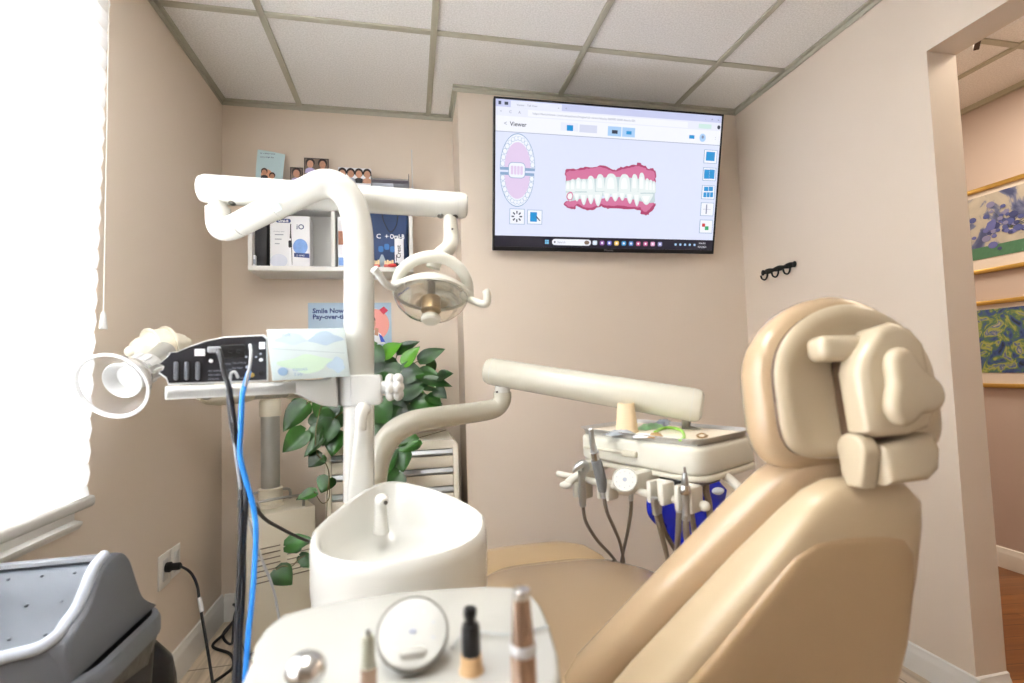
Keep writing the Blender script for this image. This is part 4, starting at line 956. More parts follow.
mb.build('print', kb, flat=True)

# tissue box leaning beside it
tm = mat('tissue_box', (214,228,230), .45, var=.12, scale=14)
p0 = SM @ V((SL*.565, .012, .002)); ty_ = math.atan2(sd.y, sd.x)
xA = (atY(343,377,1.02)-atY(273,381,.99)); xl = .141
TBM = T(*atY(272.5, 382.0, 1.0)) @ Matrix.Rotation(ty_-.10, 4, 'Z') @ RY(-1.5) @ RX(0)
TBM.translation.z = SZ+.003
# lean it slightly: the outline tapers like a carton that is pressed out of square
tb = thing('tissue_box', TBM.translation, 'pale blue and green tissue carton standing askew on the bracket shelf', 'tissue box')
w_, h_, d_ = .141, .098, .105
sk = Matrix(((1, 0, -.07, 0), (0,1,0,0), (.0,0,1,0), (0,0,0,1)))
mb = MB(); mb.box((0,0,0), (w_,d_,h_), tm, .0015, TBM @ sk); mb.build('carton', tb)
F = TBM @ sk @ Matrix(((1,0,0,0),(0,0,-1,-.0004),(0,1,0,0),(0,0,0,1)))
mb = MB()
mb.poly([(w_*.04,h_*.62),(w_*.96,h_*.48),(w_*.96,h_*.49),(w_*.04,h_*.63)], F, mat('carton_fold', (176,192,200), .5), .0003)
def bl(cx, cy, rx, ry, c, nm): mb.poly([(cx+rx*math.cos(a)*(1+.25*math.sin(3*a+cx*90)), cy+ry*math.sin(a)*(1+.2*math.cos(4*a))) for a in [2*PI*k/30 for k in range(30)]], F, mat(nm, c, .5, var=.05), .0001)
bl(w_*.72, h_*.80, .030, .012, (186,208,226), 'wash_blue'); bl(w_*.30, h_*.80, .026, .010, (206,224,240), 'wash_pale'); bl(w_*.45, h_*.30, .045, .016, (206,230,210), 'wash_green'); bl(w_*.84, h_*.25, .016, .014, (190,214,226), 'wash_blue')
mb.disc(w_*.14, h_*.17, .009, .008, F, mat('wash_ink', (150,180,210), .5), .0004); mb.text('tissues', .010, F @ T(w_*.26, h_*.17, .0004), mat('wash_ink', (150,180,210), .5)); mb.text('2 ply', .008, F @ T(w_*.27, h_*.08, .0004), mat('wash_ink', (150,180,210), .5)); mb.text('soft', .010, F @ T(w_*.18, h_*.86, .0004), mat('wash_ink', (150,180,210), .5))
mb.build('print', tb, flat=True)
MB().poly([(w_*.5+x, d_*.5+y) for x, y in roundrect(.08, .03, .014)], TBM @ sk @ T(0,0,h_+.0004), iwh, 0).build('opening', tb, flat=True)

# cables hanging from the control box
def wire(name, lb, pts, r_, m, parts=None):
    P = [atY(*p) for p in pts]; P[0:0] = []
    t = thing(name, (P[-1].x, P[-1].y, .004), lb, 'cable')
    P[-1].z = max(P[-1].z, .006)
    MB().tube(P, r_, m, 10, n=6).build('cable', t); return t
t = wire('black_power_cable', 'thick black cable hanging from the grey plug of the control box', [(219,350,.945),(221,358,.93),(224,372,.925),(228,385,.92),(232,405,.92),(236,440,.93),(240,480,.94),(241,520,.92),(240,560,.90),(238,600,.88),(236,650,.85),(234,700,.83),(235,770,.86),(240,900,.95)], .0042, rubber)
pl_ = atY(215,350,.96); a = kp(215,350)
MB().box((a[0]-.012, a[1]-.006, .002), (a[0]+.010, a[1]+.006, .018), mat('plug_grey', (150,152,156), .4), .003, FM).build('plug', t, label='grey plug')
wire('thin_black_cable', 'thinner black cable twisting behind the blue one down to the right', [(228,390,.94),(231,420,.95),(236,450,.95),(242,476,.98),(251,500,1.05),(264,518,1.15),(280,528,1.25),(300,538,1.35),(318,545,1.45),(340,560,1.5)], .0038, mat('cable_black2', (34,34,38), .45))
t = wire('grey_cable', 'thin grey cable from the steel connector looping down beside the blue cable', [(250,345,.955),(251,352,.935),(250,365,.925),(247,378,.92),(243,395,.93),(238,420,.93),(235,445,.93),(238,470,.93),(242,495,.94),(250,525,.98),(262,560,1.05),(272,585,1.1),(278,612,1.15),(290,690,1.2)], .0026, mat('cable_grey', (176,178,180), .4))
t = wire('blue_cable', 'bright blue network cable hanging down past the suction unit', [(249,372,.96),(247,378,.935),(244,388,.925),(242,400,.915),(241,430,.91),(240,455,.92),(246,480,.92),(253,505,.92),(256,530,.91),(255,560,.90),(252,600,.88),(248,640,.86),(245,683,.84),(243,740,.84),(245,900,.9)], .0043, mat('cable_blue', (28,120,205), .35))
wire('black_signal_cable', 'black cable running straight down left of the blue cable', [(230,388,.93),(232,410,.93),(238,445,.93),(243,475,.94),(246,500,.93),(244,540,.92),(243,590,.90),(240,640,.88),(239,683,.86),(238,760,.86),(240,900,.9)], .004, mat('cable_black3', (28,28,31), .45))
t = thing('cable_clip', atY(232,375,.925), 'small white clip holding the cables on the shelf lip', 'clip')
a, b, c = atY(230,384,.945), atY(231,374,.935), atY(235,372,.935)
MB().tube([atY(229.5,392,.94), a, b, c, atY(238,378,.94)], .0024, bk, 8, n=5).build('clip', t)

# ------------------------------------------------------------------ delivery arm
arm_m = mat('arm_ivory', (208,204,188), .25, var=.008, coat=.3)
path = [(372,500,1.20),(374,480,1.20),(377,462,1.21),(384,445,1.22),(396,431,1.24),(414,422,1.26),(440,417,1.30),(470,413,1.34),(488,410,1.37),(497,407,1.385),(502,400,1.39),(502.5,392,1.39)]
P = [D(u, v, d) for u, v, d in path]
mb = MB(); mb.tube(P, [.031]*5+[.030,.029,.028,.028,.0265,.0255,.025], arm_m, 26, n=6); mb.build('delivery_arm', du, ang=60)
MB().tube([D(502.5,393,1.39), D(502.5,386,1.39)], .0215, uw, 20).build('joint_collar', du)
p = D(497,392,1.36); MB().ell((p.x,p.y,p.z), .003,.003,.003, hole).build('screw', du)
q0, q1 = D(491.5, 371.5, 1.40), D(697, 405.5, 1.20); qd = (q1-q0).normalized()
sa = MB().tube([q0-qd*.018, q0-qd*.014, q0-qd*.003, q0, q0+(q1-q0)*.97, q1-qd*.001, q1+qd*.008, q1+qd*.014], [.026,.033,.038,.0385,.0415,.0405,.037,.028], arm_m, 30).build('spring_arm', du, ang=30)
for q_ in (q0+qd*.008, q1-qd*.012): MB().tube([q_-qd*.0006, q_+qd*.0006], .0422 if q_ is not q0 else .039, mat('seam', (196,196,190), .5), 30).build('end_ring', sa) if (q_-q1).length < .1 else MB().tube([q_-qd*.0006, q_+qd*.0006], .0391, mat('seam', (196,196,190), .5), 30).build('end_ring', sa)

# ------------------------------------------------------------------ delivery head
dl0, dl1 = V((.421, 1.22, 0)), V((.575, .907, 0)); e1 = (dl1-dl0).normalized(); e2 = V((-e1.y, e1.x, 0))
DM = Matrix(((e1.x,e2.x,0,dl0.x),(e1.y,e2.y,0,dl0.y),(0,0,1,0),(0,0,0,1)))
dh = thing('delivery_head', DM @ V((.175,.12,.8)), 'ivory instrument console hanging from the swing arm under the steel tray', 'instrument console')
hd_m = mat('console_ivory', (216,213,199), .28, var=.006, coat=.2)
mb = MB(); mb.prism(roundrect(.352, .255, .045, 7, .174, .122), DM @ T(0,0,.832), .062, hd_m, .012, 3); mb.build('body', dh)
MB().prism(roundrect(.350, .25, .04, 7, .177, .125), DM @ T(0,0,.820), .013, mat('console_base', (214,209,192), .35), .004).build('underside', dh)
mb = MB(); mb.box((.03,-.012,.860), (.19,-.004,.867), mat('grip_ivory', (205,200,182), .35), .003, DM); mb.box((.155,-.016,.856), (.195,-.004,.871), mat('grip_ivory', (205,200,182), .35), .004, DM); mb.build('drawer_grip', dh)
MB().box((.13,.03,.782), (.28,.20,.822), black, .008, DM).build('valve_box', dh, label='black valve block under the console')
p = DM @ V((.26,.215,.0)); MB().tube([V((p.x,p.y,.88)), D(686,428,1.235), D(687,415,1.235)], .0125, mat('pivot_steel', (150,148,140), .3, .8), 14).build('pivot', dh)
# holder rail and curved side bar
hm = mat('holder_ivory', (214,210,198), .32, var=.01)
hy = -.055; hz_ = .793
mb = MB(); mb.tube([DM @ V((x, hy+.01, hz_)) for x in (-.03, .375)], .008, hm, 14); mb.ell((.378,hy+.01,hz_), .012,.010,.010, hm, DM); mb.build('holder_rail', dh)
for x in (.05, .215): MB().box((x-.012, hy+.005, .790), (x+.012, .03, .832), hm, .004, DM).build('rail_bracket', dh)
mb = MB(); mb.tube([D(567,484,1.19), D(580,474,1.20), D(596,468,1.22), D(606,466,1.25)], [.011,.009,.008,.008], hm, 14, n=5); mb.ell((0,0,0), .016,.016,.009, hm, T(*D(566,485,1.19))); mb.build('left_handle', dh)
mb = MB(); mb.tube([D(704,471,1.06), D(718,473,1.06), D(731,480,1.04), D(741,492,1.0), D(744,510,.98)], .0095, hm, 14, n=5); mb.build('right_handle', dh)
MB().lathe([(.016,0),(.016,.01),(.010,.012),(.010,.016)], frame(DM @ V((.135, .005, .806)), (-.8,-.6,0)), mat('gauge', (196,188,168), .35), 20).build('gauge', dh)
# instrument holders (u-shaped) and instruments
silver = mat('instrument_silver', (188,190,190), .28, .85, var=.04); hose_m = mat('hose_taupe', (128,118,104), .5, var=.04)
def holder(u, v, d, w=.036, h=.042, dep=.034, yaw_=0.):
    c = D(u, v, d); M = T(*c) @ Matrix.Rotation(math.atan2(e1.y, e1.x)+yaw_, 4, 'Z')
    mb = MB(); g = w*.22
    for s_ in (-1, 1): mb.box((s_*w/2-s_*(w/2-g/1.0) if s_ > 0 else -w/2, -dep/2, -h/2), (w/2 if s_ > 0 else -w/2+(w/2-g), dep/2, h/2), hm, .005, M)
    mb.box((-w/2, dep*.1, -h/2), (w/2, dep*.5+.004, h/2), hm, .005, M)
    return mb.build('instrument_holder', dh)
holder(582,489,1.19); holder(607,490,1.13); holder(660,492,1.0, .042,.045,.038); holder(688,498,.95,.040,.05,.038)
def instr(name, lb, body, hose, parts):
    t = thing(name, D(*body[0][:3]), lb, 'dental instrument')
    for nm, pts, rr, m in parts: MB().tube([D(*p) for p in pts], rr, m, 16, n=3).build(nm, t, ang=50)
    if hose: MB().tube([D(*p[:3]) for p in hose], .0042 if len(hose[0]) < 4 else hose[0][3], hose_m, 10, n=6).build('hose', t)
    return t
hb = 1.47
instr('air_water_syringe', 'small grey syringe at the left end of the instrument rail', [(583,505,1.17)],
      [(583,506,1.17),(586,522,1.18),(597,540,1.25),(610,554,1.36),(617,563,1.44)],
      [('handle', [(582,470,1.16),(582,480,1.16),(582,492,1.165),(583,506,1.17)], [.011,.0075,.010,.0075], silver),
       ('lever', [(573,472,1.15),(577,467,1.15),(583,464,1.15),(586,467,1.15),(583,474,1.155)], [.003,.008,.010,.009,.007], silver)])
instr('scaler_handpiece', 'tall grey handpiece standing second from the left, in front of the steel tray', [(604,497,1.12)],
      [(604,497,1.12),(607,512,1.13),(614,528,1.20),(620,543,1.30),(624,562,1.44)],
      [('head', [(589,431,1.10),(592,430,1.10)], [.006,.006], silver), ('barrel', [(591,429,1.10),(592,440,1.10),(595,455,1.105)], [.0055,.007,.0085], silver),
       ('ring', [(594.5,452,1.10),(596,460,1.105)], [.0095,.0095], chrome), ('sleeve', [(596,460,1.105),(600,475,1.11),(603,490,1.12)], [.0115,.0125,.0115], mat('sleeve_grey', (120,122,124), .5)), ('coupling', [(603,490,1.12),(604,498,1.12)], [.008,.0065], silver)])
t = instr('foot_hose', 'slim taupe hose rising behind the round white control disc', [(631,500,1.12)], [(631,495,1.14),(631,510,1.15),(628,530,1.24),(624,548,1.36),(621,563,1.46)], [('sleeve', [(631,492,1.13),(631,500,1.14)], [.006,.005], silver)])
c = D(625,480,1.06); nrm = (EYE-c).normalized()+V((-.1,.15,.35)); KM = frame(c, nrm)
t = thing('control_disc', c, 'round white control disc on the instrument rail', 'control knob')
MB().lathe([(.022,-.024),(.027,-.022),(.029,-.004),(.0285,.0),(.026,.0025),(.004,.0025)], KM, hm, 34).build('knob', t)
MB().lathe([(.025,.0026),(.0255,.0032),(.0265,.0026)], KM, mat('disc_ring', (150,148,138), .4), 34, caps=False).build('face_ring', t)
mb = MB()
for k in range(10):
    a = 2*PI*k/10; mb.disc(.018*math.cos(a), .018*math.sin(a), .0016, .0016, KM, igr, .0032, 8)
mb.disc(0, 0, .005, .005, KM, igr, .0032, 16); mb.build('face_marks', t, flat=True)
instr('suction_hose_pair', 'taupe hose with silver end in the third holder of the console', [(656,500,.99)], [(656,512,.985,.0055),(661,532,1.0),(667,556,1.1),(673,580,1.25)], [('coupling', [(654,498,.98),(656,514,.985)], [.0075,.007], silver)])
instr('curved_hose', 'taupe hose curving right beneath the third holder', [(661,515,1.0)], [(659,512,1.0,.005),(664,530,1.02),(674,548,1.1),(682,562,1.25)], [('coupling', [(659,502,1.0),(659,513,1.0)], [.006,.006], silver)])
instr('bur_handpiece', 'slim silver handpiece with pointed tip upright in the right holder', [(686,500,.93)], [(686,512,.93,.0065),(686,528,.93),(688,545,.96),(692,570,1.05)],
      [('bur', [(684.5,467,.92),(684.8,473,.92)], [.002,.0028], mat('bur_dark', (110,100,96), .4, .6)), ('nose', [(684.8,473,.92),(685,480,.92),(685,486,.925)], [.004,.0065,.0075], silver), ('ring', [(685,485,.925),(685,490,.925),(685,494,.925)], [.009,.011,.009], chrome), ('barrel', [(685,493,.925),(686,506,.93),(686,520,.93)], [.007,.0065,.0085], silver)])
instr('rear_hose', 'taupe hose hanging just left of the slim silver handpiece', [(679,512,.97)], [(679,510,.98,.006),(678,535,1.0),(676,560,1.1),(675,590,1.25)], [('coupling', [(680,500,.98),(679,512,.98)], [.007,.007], silver)])
instr('console_hose', 'taupe hose dropping from the right rear of the console over the blue bag', [(707,480,1.2)], [(706,472,1.15,.008),(706,490,1.17),(709,505,1.2),(712,540,1.25)], [('coupling', [(706,468,1.15),(706,476,1.15)], [.009,.009], silver)])
instr('console_hose', 'short taupe hose just behind the black valve block', [(690,480,1.2)], [(692,474,1.2,.007),(691,492,1.22),(692,515,1.25),(697,550,1.3)], [('coupling', [(692,470,1.2),(692,478,1.2)], [.008,.008], silver)])

# steel tray with supplies
ss = mat('tray_steel', (206,204,200), .38, .6, var=.04)
tr = thing('steel_tray', DM @ V((.175,.12,.895)), 'rectangular stainless steel instrument tray on top of the console', 'tray')
TMx = DM @ T(.170,.120,0)
mb = MB()
def rr(w, d, r, z): return [TMx @ V((x, y, z)) for x, y in roundrect(w, d, r, 6)]
mb.loft([rr(.33,.225,.03,.8945), rr(.340,.232,.034,.906), rr(.354,.246,.04,.9085), rr(.354,.246,.04,.910), rr(.338,.230,.034,.9075), rr(.326,.221,.03,.8965), rr(.05,.03,.01,.8965)], ss)
mb.build('tray', tr, ang=50)
pap = mat('bib_cream', (240,230,212), .6, var=.03)
t = thing('paper_liner', DM @ V((.175,.12,.897)), 'cream paper liner spread over the steel tray', 'paper liner')
mb = MB(); mb.prism(roundrect(.322,.218,.02,4), TMx @ T(0,0,.8972), .005, pap, .001); mb.build('liner', t)
cpm = mat('paper_cup', (232,208,172), .6, var=.02)
c = D(627, 432, 1.21); c = V((c.x, c.y, .9024))
t = thing('paper_cup', c, 'beige paper cup upside down on the steel tray', 'cup')
MB().lathe([(.0285,0),(.0285,.004),(.027,.005),(.0205,.068),(.0205,.071),(.0185,.071),(.018,.067),(.003,.067)], frame(c, (0,0,1)), cpm, 30).build('cup', t, ang=30)
def lay(name, lb, cat, u, v, rot, sx_, sy_, sz_, m, z=.903, tilt_=0., part='pouch'):
    c = atZ(u, v, z); t = thing(name, (c.x,c.y,z), lb, cat)
    M = T(c.x, c.y, z) @ RZ(rot) @ RX(tilt_); bm = bmesh.new(); bmesh.ops.create_grid(bm, x_segments=8, y_segments=5, size=.5)
    vs = []; 
    for q in bm.verts:
        e = (1-(2*q.co.x)**4)*(1-(2*q.co.y)**4); q.co = V((q.co.x*sx_, q.co.y*sy_, sz_*e*(.7+.3*math.sin(q.co.x*9+q.co.y*7))+.0008))
    top = [v.co.copy() for v in bm.verts]; fs = [[v.index for v in f.verts] for f in bm.faces]
    mb = MB(); n0 = len(top)
    edge = [e for e in bm.edges if e.is_boundary]; vs = top+[V((p.x, p.y, 0)) for p in top]
    f2 = fs+[[n0+i for i in f][::-1] for f in fs]+[[e.verts[0].index, e.verts[1].index, n0+e.verts[1].index, n0+e.verts[0].index] for e in edge]
    bm.free(); mb.add([M @ p for p in vs], f2, m); mb.build(part, t); return t, M
clr = mat('pouch_clear', (214,224,236), .15, trans=.35, var=.05)
lay('blue_pouch', 'pale blue crinkled sterile pouch left of the cup on the tray', 'pouch', 619, 434, 10, .07, .035, .010, clr)
lay('green_pouch', 'light green instrument pouch in the middle of the tray', 'pouch', 650, 428, 25, .085, .04, .012, mat('pouch_green', (160,214,160), .3, var=.1))
lay('white_wrapper', 'small white wrapper between the cup and the green pouch', 'wrapper', 644, 437, -20, .05, .03, .008, iwh, .903)
lay('brown_packet', 'folded brown and cream packet at the front of the tray', 'packet', 655, 437, 35, .045, .02, .010, mat('packet_brown', (186,150,100), .5), .903)
t, M = lay('clear_tube_pouch', 'clear pouch with blue print propped up behind the green pouch', 'pouch', 663, 424, 40, .075, .032, .012, mat('pouch_blueclear', (200,216,236), .15, trans=.3, var=.05), .905, 12)
t = thing('yellow_green_floss', atZ(676, 431, .905), 'lime green suction tubing curled on the tray liner', 'tubing')
MB().tube([atZ(u, v, .9065) for u, v in ((655,432),(663,428),(674,428),(682,431),(684,437),(680,440))], .0035, mat('lime', (160,214,90), .35), 10, n=5).build('tube', t)
t = thing('gold_clamp', atZ(702, 435, .9024), 'small coil of brass-coloured wire at the right of the tray', 'wire')
MB().tube([atZ(702+6*math.cos(k*.9)*(1-.03*k), 435.5+2*math.sin(k*.9), .905+.0006*k) for k in range(16)], .0014, mat('gold_wire', (176,140,80), .3, .8), 8, n=3).build('coil', t)

# blue bag on the wall side
bb = mat('bag_blue', (22,40,190), .25, var=.12, scale=9, bump=.2)
def BP(u, v, d): return D(u, v, d)
t = thing('blue_bag', V((D(690,590,1.72).x, D(690,590,1.72).y, 0)), 'glossy royal blue plastic bag with a loop handle behind the instrument console', 'bag')
rows = [(478,[664,680,700,716]),(490,[654,676,704,727]),(505,[651,674,706,724]),(520,[654,676,704,722]),(535,[664,682,704,724]),(550,[676,690,708,726]),(565,[674,690,708,728]),(580,[671,690,710,728]),(600,[672,690,710,728])]
rings = []
for i, (v, us) in enumerate(rows):
    f_ = [D(u, v, 1.66+.02*math.sin(i*1.7+j*2.1)-(.03 if 0 < j < 3 else 0)) for j, u in enumerate(us)]; b2 = [D(u, v, 1.76+.01*math.sin(i+j)) for j, u in enumerate(us)]
    rings.append(f_+b2[::-1])
lw = [V((p.x, p.y, .10)) for p in rings[-1]]; rings += [lw, [V((p.x, p.y, .004)) for p in lw]]
MB().loft(rings, bb).build('bag', t, ang=70)
MB().tube([D(656,490,1.66), D(650,500,1.63), D(651,514,1.62), D(660,524,1.64), D(670,526,1.66)], .010, bb, 10, n=5).build('handle', t)
MB().ell((0,0,0), .022,.012,.012, mat('bag_glint', (226,232,244), .3), T(*D(718,491,1.62))).build('painted_glint', t)  # pale blob painting the highlight on the right of the bag

# ------------------------------------------------------------------ patient chair
vin = mat('vinyl_taupe', (176,151,120), .26, var=.012, scale=6, coat=.5)
vin2 = mat('shell_tan', (166,140,106), .32, var=.01, scale=3, coat=.2)
shell_m = mat('shell_ivory', (184,168,142), .3, var=.008, coat=.2)
chair = thing('patient_chair', (.42, 1.15, 0), 'large taupe reclining patient chair seen from behind its headrest', 'dental chair')
# seat and leg rest (long cushion along +Y)
def sect(c, xax, nax, W_, Dp, nz=0., e=.55, n=36):
    out = []
    for k in range(n):
        a = 2*PI*k/n; ca, sa_ = math.cos(a), math.sin(a)
        out.append(c + xax*(W_*math.copysign(abs(ca)**e, ca)) + nax*(Dp*math.copysign(abs(sa_)**e, sa_)))
    return out
Xa, Za = V((1,0,0)), V((0,0,1))
seat_path = [((.43,.62,.45),.05,.03),((.43,.64,.45),.22,.05),((.425,.75,.462),.28,.055),((.41,.95,.485),.30,.055),((.40,1.12,.488),.275,.052),((.385,1.25,.486),.24,.048),((.375,1.33,.482),.205,.044),((.365,1.385,.476),.16,.036),((.36,1.41,.468),.06,.018)]
mb = MB(); mb.loft([sect(V(c), Xa, Za, w_, h_) for c, w_, h_ in seat_path], vin); mb.build('seat', chair, ang=70)
leg_path = [((.36,1.30,.470),.10,.02),((.36,1.33,.472),.20,.034),((.355,1.42,.478),.205,.036),((.35,1.49,.484),.185,.034),((.345,1.53,.486),.15,.028),((.345,1.55,.486),.09,.018),((.345,1.555,.486),.04,.008)]
mb = MB(); mb.loft([sect(V(c), Xa, Za, w_, h_) for c, w_, h_ in leg_path], mat('vinyl_leg', (192,166,128), .35, var=.012, coat=.2)); mb.build('leg_rest', chair, ang=70)
mb = MB(); mb.prism(roundrect(.46,.95,.08,6,.43,1.05), T(0,0,.36), .04, shell_m, .012); mb.build('seat_base', chair)
mb = MB(); mb.prism(roundrect(.26,.34,.05,6,.44,1.0), T(0,0,.05), .32, shell_m, .02); mb.build('lift_column', chair)
mb = MB(); mb.prism(roundrect(.44,.75,.10,6,.44,1.05), T(0,0,.0), .055, shell_m, .015); mb.build('base_plate', chair)
# backrest
def bsec(top, W_, tilt_n, ny, kind):
    pass
bt = V((.592, .600, .922)); bb_ = V((.478, .815, .495)); ax = (bb_-bt); BL = ax.length; ax.normalize()
Xb = V((math.cos(math.radians(-9)), math.sin(math.radians(-9)), 0)); Nb = ax.cross(Xb).normalized()
if Nb.y > 0: Nb = -Nb       # points back/down, toward the viewer
def bp_(q): return bt + ax*(BL*q)
cush = [(-.040,.02,.008),(-.03,.06,.020),(.0,.08,.030),(.06,.098,.036),(.18,.122,.040),(.4,.160,.043),(.65,.202,.046),(.85,.235,.047),(1.05,.245,.045),(1.12,.2,.03)]
mb = MB(); mb.loft([sect(bp_(q), Xb, Nb, w_, h_, e=.62) for q, w_, h_ in cush], vin); mb.build('backrest_cushion', chair, ang=70)
shl = [(-.015,.03,.01,.052),(-.005,.055,.016,.055),(.03,.075,.024,.060),(.10,.090,.030,.064),(.25,.116,.040,.070),(.45,.150,.048,.078),(.7,.190,.054,.084),(.95,.220,.056,.088),(1.1,.225,.055,.085)]
mb = MB(); mb.loft([sect(bp_(q)+Nb*o_, Xb, Nb, w_, h_, e=.42, n=48) for q, w_, h_, o_ in shl], mat('shell_rim', (184,164,134), .28, var=.01, coat=.3)); mb.build('backrest_shell', chair, ang=70)
pn = [(.10,.03,.003),(.12,.060,.006),(.16,.080,.008),(.25,.099,.010),(.45,.132,.012),(.7,.170,.014),(.95,.192,.014),(1.08,.18,.010)]
def shat(q):
    for a_, b_ in zip(shl, shl[1:]):
        if a_[0] <= q <= b_[0]:
            k = (q-a_[0])/(b_[0]-a_[0]); return a_[2]+(b_[2]-a_[2])*k + a_[3]+(b_[3]-a_[3])*k
    return shl[-1][2]+shl[-1][3]
mb = MB(); mb.loft([sect(bp_(q)+Nb*(shat(q)-.004), Xb, Nb, w_, h_, e=.5, n=40) for q, w_, h_ in pn], vin2); mb.build('back_panel', chair, ang=70, label='tan flat panel of the backrest shell')
a = D(893,606,.66); MB().ell((0,0,0), .016,.02,.024, mat('lever_dark', (84,70,58), .4), T(*(a+V((.02,.02,0))))).build('recline_knob', chair)

# headrest
hcn = D(845, 383, .70)
Nh = V((-.10, -1.0, .10)).normalized(); Xh = V((1, -.10, 0)); Xh = (Xh-Nh*Xh.dot(Nh)).normalized(); Uh = Nh.cross(Xh)
if Uh.z < 0: Uh = -Uh
def hp(s_, u_, n_): return hcn + Xh*s_ + Uh*u_ + Nh*n_
def archpts(W_, Ht, n=48):
    out = []
    for i in range(n):
        a = 2*PI*i/n; c_, s2 = math.cos(a), math.sin(a)
        if s2 > 0: x = W_*math.copysign(abs(c_)**1.12, c_); y = Ht*s2**.92
        else: x = W_*math.copysign(abs(c_)**.36, c_); y = Ht*.92*math.copysign(abs(s2)**.36, s2)
        out.append((x, y))
    return out
def hring(W_, Ht, nn_): return [hp(x, y, nn_) for x, y in archpts(W_, Ht)]
mb = MB(); mb.loft([hring(.09,.08,-.064), hring(.118,.110,-.058), hring(.132,.124,-.044), hring(.138,.130,-.024), hring(.136,.128,-.004), hring(.127,.118,.008), hring(.10,.09,.010)], vin)
mb.build('headrest_cushion', chair, ang=70)
gap_shade_m = mat('gap_shade_brown', (84,62,42), .5)  # dark brown that paints shade into the headrest gaps
mb = MB(); mb.loft([hring(.122,.113,.004), hring(.116,.107,.012), hring(.114,.105,.016)], gap_shade_m); mb.build('plate_gap_shade', chair, ang=50, label='dark brown backing ring painting the shade in the gap around the headrest plate')  # backing ring, dark to paint the shaded groove round the plate
mb = MB(); mb.loft([hring(.112,.103,.013), hring(.119,.110,.016), hring(.120,.111,.021), hring(.115,.106,.027), hring(.102,.093,.029), hring(.092,.083,.025), hring(.03,.02,.023)], shell_m); mb.build('headrest_plate', chair, ang=50)
mech = mat('mechanism_ivory', (190,175,150), .22, var=.008, coat=.35)
HMx = Matrix(((Xh.x,Uh.x,Nh.x,hcn.x),(Xh.y,Uh.y,Nh.y,hcn.y),(Xh.z,Uh.z,Nh.z,hcn.z),(0,0,0,1)))     # x right, y up, z back
mb = MB(); mb.box((-.076,.027,.024), (.02,.062,.062), mech, .012, HMx, 4); mb.build('mount_arm', chair)
mb = MB(); mb.box((-.038,-.122,.02), (.04,.03,.050), gap_shade_m, .006, HMx); mb.build('hinge_shade', chair, label='dark block painting the shade in the recess behind the hinge')  # dark filler added to paint the shade under the hinge block
mb = MB(); mb.prism([(-.045,-.066),(-.047,.010),(-.040,.030),(-.026,.048),(-.012,.066),(.012,.074),(.036,.066),(.052,.044),(.054,-.040),(.040,-.064),(.01,-.072),(-.03,-.072)], HMx @ T(0,0,.038), .046, mech, .013, 4); mb.build('hinge_block', chair)
K0 = HMx @ V((.008,-.014,.079)); KM = frame(K0, Nh+Xh*.12, Uh)
pts = []
for i in range(60):
    a = 2*PI*i/60; r = .044+.010*math.cos(3*a-.9); pts.append((r*math.cos(a), r*.9*math.sin(a)))
mb = MB(); mb.prism(pts, KM, .022, mech, .010, 5); mb.build('locking_knob', chair, ang=40)
YZ = HMx @ Matrix(((0,0,1,0),(0,1,0,0),(-1,0,0,0),(0,0,0,1)))     # local: x -> -back, y -> up, z -> right
lug = [(-.052+.024*math.cos(math.radians(a)), -.090+.023*math.sin(math.radians(a))) for a in range(-20, 201, 20)]+[(-.068,-.120),(-.062,-.136),(-.038,-.136),(-.032,-.120)]
mb = MB(); mb.prism(lug, YZ @ T(0,0,-.052), .024, mech, .005, 3); mb.build('hinge_lug', chair)
mb = MB(); mb.prism([(-.028,-.082),(-.028,-.132),(.030,-.128),(.046,-.116),(.052,-.090),(.046,-.070),(.0,-.078)][::-1], HMx @ T(0,0,.036), .046, mech, .012, 4); mb.build('hinge_foot', chair)
mb = MB(); mb.box((-.03,-.19,-.012), (.03,-.11,.02), mech, .006, HMx); mb.build('slide_bar', chair)

# ------------------------------------------------------------------ foreground assistant tray
tray_m = mat('tray_white', (180,179,172), .25, var=.006, coat=.3)
at_ = thing('assistant_tray', (-.02,.45,.76), 'white round-cornered instrument tray in the near foreground', 'tray')
TCt = atZ(405, 590, .80)
yw = math.radians(0)
outline = [atZ(u, v, .80) for u, v in ((250,662),(254,644),(264,628),(282,614),(310,606),(350,598),(400,591),(450,587),(490,585),(515,586),(531,592),(541,604),(550,625),(558,652),(560,672),(556,690))]
o2 = [(p.x, p.y) for p in outline]; o2 = [(o2[0][0]+.012, .36)]+o2+[(o2[-1][0]-.03, .36)]
mb = MB(); mb.prism(o2, T(0,0,.778), .022, tray_m, .006, 3); mb.build('tray_top', at_)
cc_ = atZ(405, 640, .80)
MB().tube([V((-.02,.50,.778)), V((-.02,.55,.70)), V((-.03,.70,.60)), V((-.04,.80,.58))], .02, uw, 16, n=4).build('support_arm', at_)
